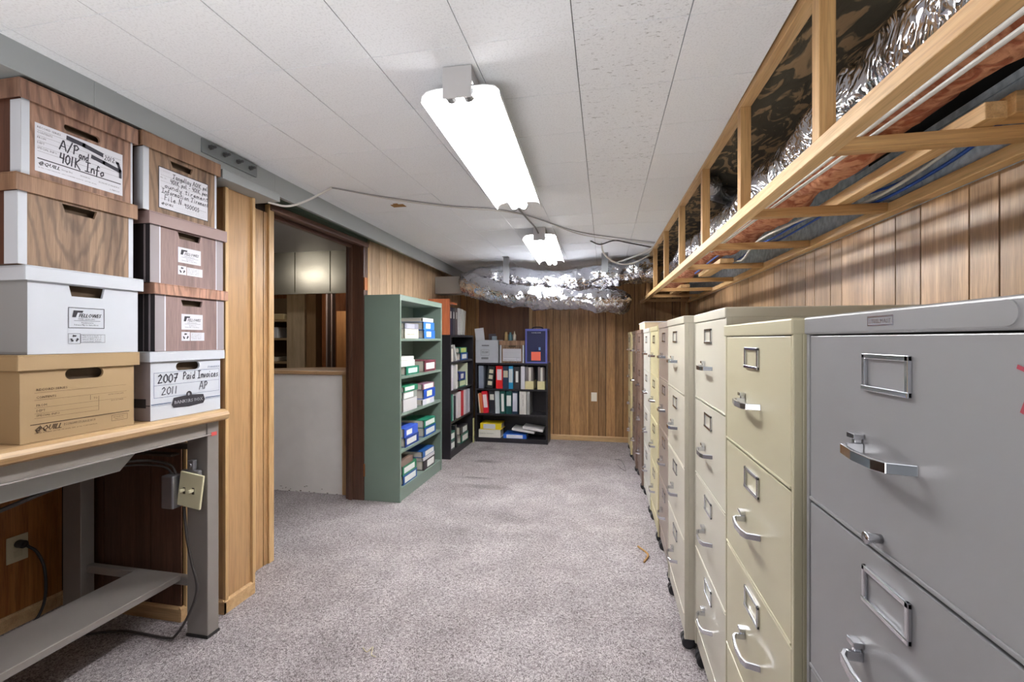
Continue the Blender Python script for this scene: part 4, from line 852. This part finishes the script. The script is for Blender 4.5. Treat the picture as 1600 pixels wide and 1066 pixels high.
wire('plug_cord', [(-2.508, 1.546, .365), (-2.47, 1.56, .33), (-2.45, 1.575, .24), (-2.45, 1.57, .10), (-2.46, 1.52, .02), (-2.4, 1.35, .011)], .006, M_bk, 'black cord hanging from the wall outlet down to the carpet', 'cord')
tag(MB().box(-.03, .04, -.005, 0, -.055, .055).box(-.008, .008, -.008, -.005, .012, .036).box(-.008, .008, -.008, -.005, -.036, -.012).build('back_outlet', mat('outlet_pale', (236, 232, 220), .4)), 'small cream outlet low on the back wall right of the black bookcase', 'outlet').location = (-.137, 5.799, .555)

# ------------------------------------------------------------------ bookcases
def bookcase(label, name, loc, rz, W, D, H_, zs, mt, edge=.02, kick=.08, lipmt=None):
    t = thing(name, label, 'bookcase', loc, rz); hw = W/2
    for x in (-hw, hw-edge): MB().box(x, x+edge, 0, D, 0, H_).build('side_panel', mt, t, .0015)
    MB().box(-hw+edge, hw-edge, D-.012, D-.0005, 0, H_).build('back_panel', mt, t)
    MB().box(-hw+edge, hw-edge, .001, D-.012, H_-(.045 if edge < .025 and H_ > 1.5 else .024), H_).build('top', mt, t, .002)
    for z in zs:
        MB().box(-hw+edge, hw-edge, .004, D-.012, z-.022, z).build('shelf', lipmt or mt, t, .002)
    MB().box(-hw+edge, hw-edge, .008, .02, 0, kick).build('kick_board', mt, t, .001)
    return t
M_grn = mat('enamel_green', (116, 133, 123), .35, var=.02, vscale=3); M_blkw = mat('laminate_black', (38, 36, 42), .35)
GZ = (.105, .40, .69, .985, 1.285)
bookcase('tall green metal bookcase filled with lying binders beside the doorway', 'green_bookcase', (-1.565, 3.77, 0), PI/2, .93, .305, 1.63, GZ, M_grn, .022, .09)
BZ = (.075, .39, .725, 1.035)
SB = bookcase('black laminate bookcase on the left wall between the green one and the corner', 'black_bookcase', (-1.605, 5.03, 0), PI/2, .86, .27, 1.325, BZ, M_blkw, .03, .07)
KZ = (.055, .355, .665)
bookcase('low black bookcase on the back wall with boxes on top', 'black_bookcase', (-1.13, 5.475, 0), 0, .91, .30, .985, KZ, M_blkw, .022, .055)
mb = MB(); mb.box(-.03, .01, -.0005, 0, .02, .03); 
# ------------------------------------------------------------------ binders
def binder(label, loc, rz, w_, h_, col, lab=None, labcol=(232, 232, 230), lying=False, tilt=0, d=.25, group=None, txt=None, name='ring_binder', open_=False, cat='binder'):
    """spine faces local -Y; w_ = spine width, h_ = spine length; lab = list of (u0,u1,v0,v1) fractions of the spine"""
    t = thing(name, label, cat, loc, rz, group); t.rotation_euler = (0, tilt, rz)
    if not lying: t.location.z += w_/2*abs(math.sin(tilt))
    mt = mat('vinyl_%d_%d_%d' % col, col, .35)
    if lying: M = Matrix(((0, 0, 1, -h_/2), (0, 1, 0, 0), (-1, 0, 0, w_/2), (0, 0, 0, 1)))   # x->-z, z->x
    else: M = Matrix.Identity(4)
    hw = w_/2; c = .003
    mb = MB()
    mb.box(-hw, hw, 0, c, 0, h_, 0, .5, M); mb.box(-hw, -hw+c, c, d, 0, h_, 0, .5, M); mb.box(hw-c, hw, c, d, 0, h_, 0, .5, M)
    mb.build('cover', mt, t, .001)
    MB().box(-hw+c+.001, hw-c-.001, .02, d-.012, .008, h_-.012, 0, .5, M).build('pages', mat('pages', (214, 208, 198), .8), t)
    for i, (u0, u1, v0, v1) in enumerate(lab or []):
        lc = mat('label_%d_%d_%d' % labcol, labcol, .5)
        mb = MB(); mb.box(-hw+u0*w_, -hw+u1*w_, -.0008, 0, v0*h_, v1*h_, 0, .5, M)
        mb.build('spine_label', lc, t)
    if txt:
        mb = MB(); s_, a, b, hh, wid, vert = txt
        text(mb, s_, a, b, hh, wid, 0, 0, -.0015, 0, 0, vert); mb.build('lettering', M_ink, t)
    return t
FX = (.12, .88, .25, .75)
LB = [(.2, .8, .2, .8)]
GX = -1.568; DB = 'binders on the green bookcase'
def gb(label, y, z, w_, col, lab=None, tilt=0, h_=.27, x=GX-.012, **k): return binder(label, (x, y, z+.0005), PI/2, w_, h_, col, lab, lying=True, tilt=tilt, d=.245, group=DB, **k)
s1, s2, s3, s4, s5 = GZ[4], GZ[3], GZ[2], GZ[1], GZ[0]
gb('cream lying binder at the bottom of the left pile on the top green shelf', 3.56, s1, .078, (232, 226, 206), None, txt=('GENERAL LEDGER 2010', -.10, .03, .008, .16, False))
gb('grey lying binder on the cream one on the top green shelf', 3.56, s1+.0795, .045, (140, 142, 158), [(.1, .9, .1, .7)], labcol=(176, 178, 190))
gb('lower of the two light blue lying binders on the top green shelf', 3.955, s1, .076, (50, 110, 200), [(.18, .82, .2, .62)], labcol=(222, 232, 240), h_=.26)
gb('upper of the two light blue lying binders on the top green shelf', 3.94, s1+.0775, .07, (64, 128, 210), [(.18, .82, .2, .62)], labcol=(216, 226, 220), h_=.26)
gb('white lying binder topping the pile of light blue binders', 3.92, s1+.149, .035, (206, 206, 206), h_=.25)
gb('teal green lying binder at the front of the second green shelf', 3.58, s2, .068, (32, 118, 96), [(.2, .8, .15, .85)], labcol=(206, 230, 222), h_=.26)
gb('white lying binder resting on the teal one', 3.52, s2+.0695, .05, (226, 226, 222), h_=.28, x=GX-.03)
gb('thin white lying binder topping the left pile on the second green shelf', 3.50, s2+.121, .03, (214, 212, 210), [(.1, .9, .1, .9)], h_=.28, x=GX-.03)
gb('maroon lying binder with a white label on the second green shelf', 3.97, s2, .10, (112, 52, 66), [(.22, .8, .12, .88)])
gb('thick white lying binder at the bottom left of the third green shelf', 3.53, s3, .10, (206, 206, 208))
gb('grey lying binder with a white label on the third green shelf', 3.53, s3+.1015, .055, (142, 146, 142), [(.1, .9, .05, .72)])
gb('green lying binder topping the left pile on the third green shelf', 3.55, s3+.158, .045, (48, 128, 98), [(.1, .75, .05, .72)])
gb('white lying binder under the blue one on the third green shelf', 3.93, s3, .05, (212, 212, 222), [(.1, .9, .3, .6)])
gb('blue lying binder with a small label on the third green shelf', 3.955, s3+.0515, .085, (36, 82, 186), [(.2, .8, .25, .7)], labcol=(236, 230, 196))
gb('mauve lying binder with a white label topping the right pile of the third green shelf', 3.93, s3+.138, .05, (150, 110, 130), [(.1, .9, .1, .9)])
gb('navy lying binder at the bottom left of the fourth green shelf', 3.57, s4, .078, (30, 62, 140), [(.2, .8, .1, .8)])
gb('blue lying binder on the navy one on the fourth green shelf', 3.55, s4+.0795, .075, (58, 92, 196), [(.25, .8, .15, .55)])
gb('blue lying binder at the bottom right of the fourth green shelf', 3.97, s4, .08, (28, 86, 168), [(.2, .8, .12, .88)])
gb('green lying binder on the blue one on the fourth green shelf', 3.96, s4+.0815, .07, (40, 132, 104), [(.2, .8, .12, .92)])
gb('blue lying binder at the bottom left of the lowest green shelf', 3.53, s5, .075, (28, 80, 150), [(.2, .85, .1, .9)])
gb('green lying binder on the blue one on the lowest green shelf', 3.52, s5+.0765, .075, (44, 130, 92), [(.2, .8, .1, .85)])
gb('brown lying binder topping the left pile on the lowest green shelf', 3.46, s5+.153, .05, (126, 106, 96), h_=.24)
gb('black lying binder at the bottom right of the lowest green shelf', 3.95, s5, .085, (56, 50, 54), [(.15, .85, .3, .9)])
gb('white lying binder in the middle of the right pile on the lowest green shelf', 3.94, s5+.0865, .03, (206, 204, 208))
gb('blue lying binder topping the right pile on the lowest green shelf', 3.93, s5+.118, .055, (44, 92, 158), [(.15, .9, .2, .95)])
# side bookcase (front x=-1.605)
SX_ = -1.62; GS = 'binders on the black side bookcase'
def sb(label, y, z, w_, h_, col, lab=None, lying=False, tilt=0, d=.22, **k): return binder(label, (SX_, y, z+.0005), PI/2, w_, h_, col, lab, lying=lying, tilt=tilt, d=d, group=GS, **k)
a, b, c_, d_ = BZ[3], BZ[2], BZ[1], BZ[0]
sb('cream binder upright at the left end of the top black side shelf', 4.70, a, .07, .14, (222, 218, 208)); 
sb('white open binder leaning on the top black side shelf', 4.86, a, .035, .19, (206, 206, 206), tilt=-.5)
sb('blue lying binder on the top black side shelf', 5.14, a, .085, .27, (26, 84, 160), [(.2, .8, .15, .8)], True)
sb('green lying binder with a yellow label on the blue one', 5.10, a+.0865, .06, .27, (40, 130, 100), [(.1, .9, .15, .85)], True, labcol=(214, 224, 130))
sb('white upright binder at the left of the second black side shelf', 4.70, b, .08, .27, (214, 212, 222), [(.3, .7, .5, .9)])
sb('thin white upright binder on the second black side shelf', 4.86, b, .04, .27, (222, 222, 220))
sb('green lying binder with a pale label on the second black side shelf', 5.07, b, .08, .24, (64, 130, 110), [(.1, .8, .05, .95)], True, labcol=(206, 220, 180))
sb('navy lying binder on the green one on the second black side shelf', 5.06, b+.0815, .09, .24, (36, 62, 138), [(.2, .8, .25, .7)], True)
sb('thin pale upright binder at the right of the second black side shelf', 5.25, b, .035, .27, (206, 212, 186))
sb('teal upright binder on the third black side shelf', 4.70, c_, .085, .285, (20, 120, 98), [(.75, .95, 0, 1)], labcol=(206, 230, 222))
sb('thin black upright binder beside the teal one', 4.80, c_, .05, .26, (40, 42, 52))
sb('white upright binder left of the red one on the black side shelf', 4.95, c_, .11, .29, (226, 218, 222))
sb('red upright binder on the third black side shelf', 5.07, c_, .07, .29, (196, 36, 48))
sb('white upright binder right of the red one on the black side shelf', 5.16, c_, .06, .29, (228, 222, 226)); 
sb('grey upright binder, second from the right on the third black side shelf', 5.25, c_, .06, .285, (170, 172, 184)); 
sb('pale blue upright binder at the right end of the third black side shelf', 5.335, c_, .05, .285, (196, 200, 214))
sb('grey green lying binder at the left of the bottom black side shelf', 4.72, d_, .10, .14, (84, 96, 96), [(.2, .8, .1, .9)], True)
sb('dark green lying binder on the grey green one on the bottom black side shelf', 4.72, d_+.1015, .10, .14, (46, 106, 90), [(.2, .8, .1, .9)], True)
sb('black upright binder leaning on the bottom black side shelf', 4.86, d_, .05, .25, (38, 38, 44), tilt=-.15)
sb('green lying binder on the bottom black side shelf', 5.16, d_, .10, .27, (36, 110, 92), [(.2, .85, .15, .9)], True)
sb('black lying binder on the green one on the bottom black side shelf', 5.13, d_+.1015, .09, .27, (58, 56, 62), [(.15, .85, .3, .9)], True)
# wooden rack and binders on top of the side bookcase
rk = thing('book_rack', 'orange-brown wooden rack on top of the black side bookcase', 'rack', (-1.62, 4.68, 1.3255), PI/2)
M_or = woodmat('rack_orange', (180, 96, 60), (206, 124, 84), 'Z', .5, .45)
MB().box(-.07, -.045, 0, .24, 0, .385).build('side_board', M_or, rk, .002)
MB().box(-.045, .25, .02, .24, .34, .36).build('top_board', M_or, rk, .002)
MB().box(-.045, .25, .228, .24, 0, .34).build('back_board', M_or, rk, .002)
TG = 'binders standing on the black side bookcase top'
for (y, w_, h_, col, lb, ti) in ((4.70, .085, .30, (40, 46, 74), 'navy binder under the orange rack on the black side bookcase', 0), (4.80, .075, .30, (70, 66, 76), 'charcoal binder next to the navy one under the orange rack', 0), (4.89, .07, .30, (96, 84, 88), 'brownish grey binder at the right end under the orange rack', 0),
        (5.00, .06, .305, (206, 206, 208), 'white binder just right of the orange rack', .06), (5.08, .07, .30, (216, 216, 214), 'white binder in the middle of the leaning white trio', .12), (5.17, .06, .29, (196, 194, 192), 'outermost white binder leaning to the right on the black side bookcase', .18)):
    binder(lb, (-1.635, y, 1.3258), PI/2, w_, h_, col, [(.25, .75, .6, .85)] if y < 4.95 else None, labcol=(206, 206, 206), tilt=ti, d=.21, group=TG)
# back bookcase row one
KY = 5.492; G1 = 'binders on the upper shelf of the low black bookcase'; G2 = 'binders on the middle shelf of the low black bookcase'
def kb(label, x, z, w_, h_, col, lab=None, tilt=0, group=G1, **k): return binder(label, (x, KY, z+.0005), 0, w_, h_, col, lab, tilt=tilt, d=.24, group=group, **k)
z1_ = KZ[2]
kb('grey blue binder at the left of the upper back shelf', -1.515, z1_, .062, .28, (132, 140, 158))
kb('black leaning binder with three cream labels on the upper back shelf', -1.41, z1_, .085, .275, (44, 48, 50), [(.25, .85, .68, .85), (.25, .85, .42, .6), (.2, .85, .14, .32)], labcol=(214, 208, 186), tilt=.11)
kb('bright red binder with a white label on the upper back shelf', -1.281, z1_, .084, .28, (226, 34, 36), [(.15, .85, .38, .86)], labcol=(236, 220, 224))
kb('navy binder with a small cream label on the upper back shelf', -1.2, z1_, .07, .28, (36, 54, 82), [(.1, .9, .5, .8)], labcol=(206, 200, 176))
kb('white and sky blue binder on the upper back shelf', -1.135, z1_, .054, .28, (40, 150, 200), [(.05, .95, .28, .88)], labcol=(206, 216, 222))
kb('black binder with a narrow white label on the upper back shelf', -1.062, z1_, .08, .275, (48, 46, 52), [(.35, .75, .3, .8)])
kb('plain white binder on the upper back shelf', -.985, z1_, .05, .28, (216, 216, 224))
for (x, w_, lb) in ((-.905, .105, 'cream magazine file with documents, the left one on the upper back shelf'), (-.76, .09, 'cream magazine file with documents, the right one on the upper back shelf')):
    t = thing('magazine_file', lb, 'magazine file', (x, KY, z1_+.0005), 0, G1)
    MB().box(-w_/2, w_/2, 0, .004, 0, .10).box(-w_/2, -w_/2+.004, .004, .23, 0, .10).box(w_/2-.004, w_/2, .004, .23, 0, .10).box(-w_/2, w_/2, .226, .23, 0, .10).box(-w_/2, w_/2, .004, .226, 0, .004).build('case', mat('file_cream', (216, 206, 158), .5), t)
    MB().box(-w_*.44, -w_*.12, .02, .2, .0045, .275).box(w_*.2, w_*.42, .02, .2, .0045, .27).build('covers', mat('doc_grey', (120, 112, 112), .6), t)
    MB().box(-w_*.1, .0, .02, .2, .0045, .265).box(.002, w_*.17, .02, .2, .0045, .27).build('documents', mat('doc_white', (226, 222, 216), .6), t)
z2_ = KZ[1]
kb('orange folder bundle leaning at the left of the middle back shelf', -1.502, z2_, .035, .25, (216, 120, 70), tilt=-.1, group=G2, name='folder', cat='folder')
kb('pale leaning folder left of the orange one', -1.528, z2_, .012, .24, (224, 206, 186), tilt=-.1, group=G2, name='folder', cat='folder')
kb('red leaning binder on the middle back shelf', -1.447, z2_, .070, .272, (214, 30, 48), [(.15, .85, .25, .85)], labcol=(236, 220, 224), tilt=-.1, group=G2)
kb('black binder with a small label on the middle back shelf', -1.375, z2_, .075, .28, (36, 38, 46), [(.15, .85, .6, .85)], labcol=(206, 206, 196), group=G2)
kb('light grey binder on the middle back shelf', -1.303, z2_, .055, .28, (190, 200, 204), tilt=-.03, group=G2)
kb('dark green binder with a narrow white label on the middle back shelf', -1.235, z2_, .066, .28, (24, 84, 78), [(.25, .75, .1, .88)], tilt=-.02, group=G2)
kb('dark green binder with a wide white label on the middle back shelf', -1.16, z2_, .072, .28, (20, 76, 74), [(.12, .88, .35, .82)], group=G2)
kb('dark blue binder with a tall white label on the middle back shelf', -1.083, z2_, .07, .28, (30, 50, 72), [(.1, .9, .12, .92)], labcol=(206, 208, 220), group=G2)
kb('thick cream binder with vertical printing on the middle back shelf', -.985, z2_, .085, .283, (214, 212, 206), group=G2, txt=('STANDARD COST', .008, .1, .012, .14, True))
kb('grey thin binder at the right of the middle back shelf row', -.918, z2_, .035, .28, (160, 162, 160), group=G2)
z3_ = KZ[0]; G3 = 'binders lying on the bottom shelf of the low black bookcase'
def kl(label, x, z, w_, h_, col, lab=None, tilt=0, dy=0, rz=0, **k): return binder(label, (x, KY+dy, z+.0005), rz, w_, h_, col, lab, lying=True, tilt=tilt, d=.23, group=G3, **k)
kl('thick white lying binder at the bottom left of the low black bookcase', -1.405, z3_, .098, .28, (224, 222, 214), txt=('FINANCIAL STATEMENTS', -.125, .045, .01, .18, False))
kl('yellow lying binder on the thick white one', -1.39, z3_+.0995, .075, .27, (230, 204, 30), [(.1, .9, .15, .72)], labcol=(206, 206, 216))
kl('blue and white lying binder on the bottom back shelf', -1.085, z3_, .05, .29, (26, 92, 190), [(.08, .92, .14, .84)], labcol=(216, 220, 232))
kl('thin white binder lying askew on the blue one', -.985, z3_+.083, .028, .28, (216, 214, 214), tilt=.13, dy=.005)
kl('thin white binder lying askew at the right of the bottom back shelf', -.865, z3_+.105, .03, .255, (218, 216, 218), tilt=.13, dy=.01)
# boxes on top of the back bookcase
KT = .9855
t = storage_box('open white storage box with papers on the low black bookcase', (-1.44, 5.49, KT), 0, .29, .28, .285, None, M_wcard, M_wcard, M_wcard, has_lid=False, group='boxes on the low black bookcase')
mb = MB(); frame(mb, -.075, .03, .09, .16, .002); text(mb, 'FELLOWES', -.062, .125, .014, .08, .2, bold=.0006); text(mb, 'PAPER HANDLING', -.06, .11, .006, .07); rect(mb, -.07, .02, .045, .052); rect(mb, -.07, .02, .056, .06); rect(mb, -.07, .02, .064, .068); rect(mb, -.065, .03, .208, .214); rect(mb, -.065, .03, .218, .222)
mb.build('printed_label', M_ink, t)
t = storage_box('small wood-print storage box with a form label on the low black bookcase', (-1.12, 5.49, KT), 0, .305, .27, .275, (0, .203, .1, .02, 'trap'), M_cw2, M_cw2, M_cwl, [(.0, .02, M_wcard), (.285, .305, M_wcard)], group='boxes on the low black bookcase', lid_h=.055)
mb = MB(); rect(mb, -.115, .115, .022, .175, -.001, 1)
for k in range(6): rect(mb, -.105, .105, .16-k*.018, .162-k*.018, -.0014)
frame(mb, .055, .1, .03, .06, .0015); text(mb, 'QUILL STORAGE BOX', -.1, .03, .008, .13); mb.build('form_label', [M_ink, M_paper], t)
mo = thing('monitor_box', 'tall dark blue carton with a handle and orange sticker on the low black bookcase', 'carton', (-.815, 5.46, KT))
M_nb = mat('carton_navy', (24, 30, 74), .45); M_pb = mat('carton_periwinkle', (96, 104, 186), .5)
MB().box(-.135, .135, 0, .235, 0, .42).build('carton', [M_pb], mo, .002)
MB().box(-.113, .113, -.0012, 0, .018, .392).build('front_print', M_nb, mo)
MB().box(.135, .1362, .02, .215, .02, .40).build('side_print', mat('carton_brown', (112, 92, 100), .6), mo)
MB().box(-.06, .055, -.0022, -.0012, .035, .14).build('sticker', mat('sticker_orange', (238, 110, 84), .5), mo)
mb = MB(); text(mb, 'PAVILION', -.055, .365, .012, .11, 0, 0, -.0018, bold=.0006); mb.build('lettering', M_paper, mo)
mb = MB(); rect(mb, .03, .055, .16, .195, -.002); mb.build('small_icon', mat('icon_blue', (120, 160, 210), .5), mo)
mb = MB(); mb.tube(catmull([(-.07, .12, .42), (-.05, .12, .437), (0, .12, .442), (.05, .12, .437), (.07, .12, .42)], 5), .008, 8); mb.build('handle', M_bk, mo, smooth=True)
def small(name, label, cat, x, y, z, build): 
    t = tag(build(), label, cat); t.location = (x, y, z); return t
small('a', 'white leaning sheets sticking out of the open white box', 'papers', -1.50, 5.55, KT+.005, lambda: MB().box(-.065, .05, 0, .01, 0, .43, 0, .5, Matrix.Rotation(-.12, 4, 'Y')).build('paper_sheaf', mat('sheet_white', (222, 224, 232), .6)))
small('a', 'dark cassette case standing in the open white box', 'case', -1.40, 5.6, KT+.006, lambda: MB().box(-.045, .045, 0, .03, 0, .355).build('cassette_case', mat('case_dark', (82, 76, 84), .4), bevel=.003))
small('a', 'pale blue small carton standing in the open white box', 'carton', -1.36, 5.55, KT+.006, lambda: MB().box(-.03, .03, 0, .03, 0, .325).build('small_carton', mat('carton_paleblue', (150, 166, 180), .5), bevel=.002))
small('a', 'cream booklet standing at the left edge behind the open white box', 'booklet', -1.555, 5.62, KT+.006, lambda: MB().box(-.02, .02, 0, .01, 0, .39).build('booklet', mat('booklet_cream', (214, 196, 186), .6)))
small('a', 'tan small bottle standing on the wood-print box', 'bottle', -1.23, 5.66, KT+.2755, lambda: MB().tube([(0,0,0),(0,0,.085),(0,0,.09),(0,0,.11)], [.022,.022,.016,.016], 14).build('tan_bottle', mat('jar_tan', (190, 160, 110), .4)))
small('a', 'teal small bottle standing on the wood-print box', 'bottle', -1.175, 5.66, KT+.2755, lambda: MB().tube([(0,0,0),(0,0,.075),(0,0,.085),(0,0,.105)], [.026,.026,.014,.014], 14).build('teal_bottle', mat('bottle_teal', (90, 130, 140), .4)))
small('a', 'white glue bottle with a pointed tip on the wood-print box', 'bottle', -1.12, 5.65, KT+.2755, lambda: MB().tube([(0,0,0),(0,0,.07),(0,0,.085),(0,0,.12)], [.022,.022,.01,.003], 14).build('glue_bottle', mat('glue_white', (226, 220, 204), .4), smooth=True))
# scrap of paper and wire bits on the carpet
tag(MB().box(-1.595, -1.588, 5.40, 5.445, .0005, .30).build('paper_strip', mat('strip_yellow', (206, 204, 150), .7)), 'pale paper strip standing in the gap between the two black bookcases', 'paper')
wire('carpet_wire', [(.12, 4.75, .004), (.16, 4.6, .004), (.2, 4.55, .005), (.17, 4.9, .005), (.1, 4.95, .004)], .002, M_bk, 'thin dark wire lying on the carpet near the far cabinets', 'wire')
wire('carpet_thread', [(-.98, 1.72, .004), (-.95, 1.70, .004), (-.94, 1.73, .006), (-.925, 1.69, .004), (-.90, 1.68, .004)], .0015, mat('thread', (206, 196, 160), .8), 'pale thread scrap lying on the carpet in the foreground', 'thread')
wire('carpet_thread', [(.2, 2.9, .004), (.25, 2.8, .005), (.22, 2.7, .004)], .006, mat('crumb', (170, 130, 80), .9), 'tan debris streak on the carpet beside the mauve cabinet', 'debris')
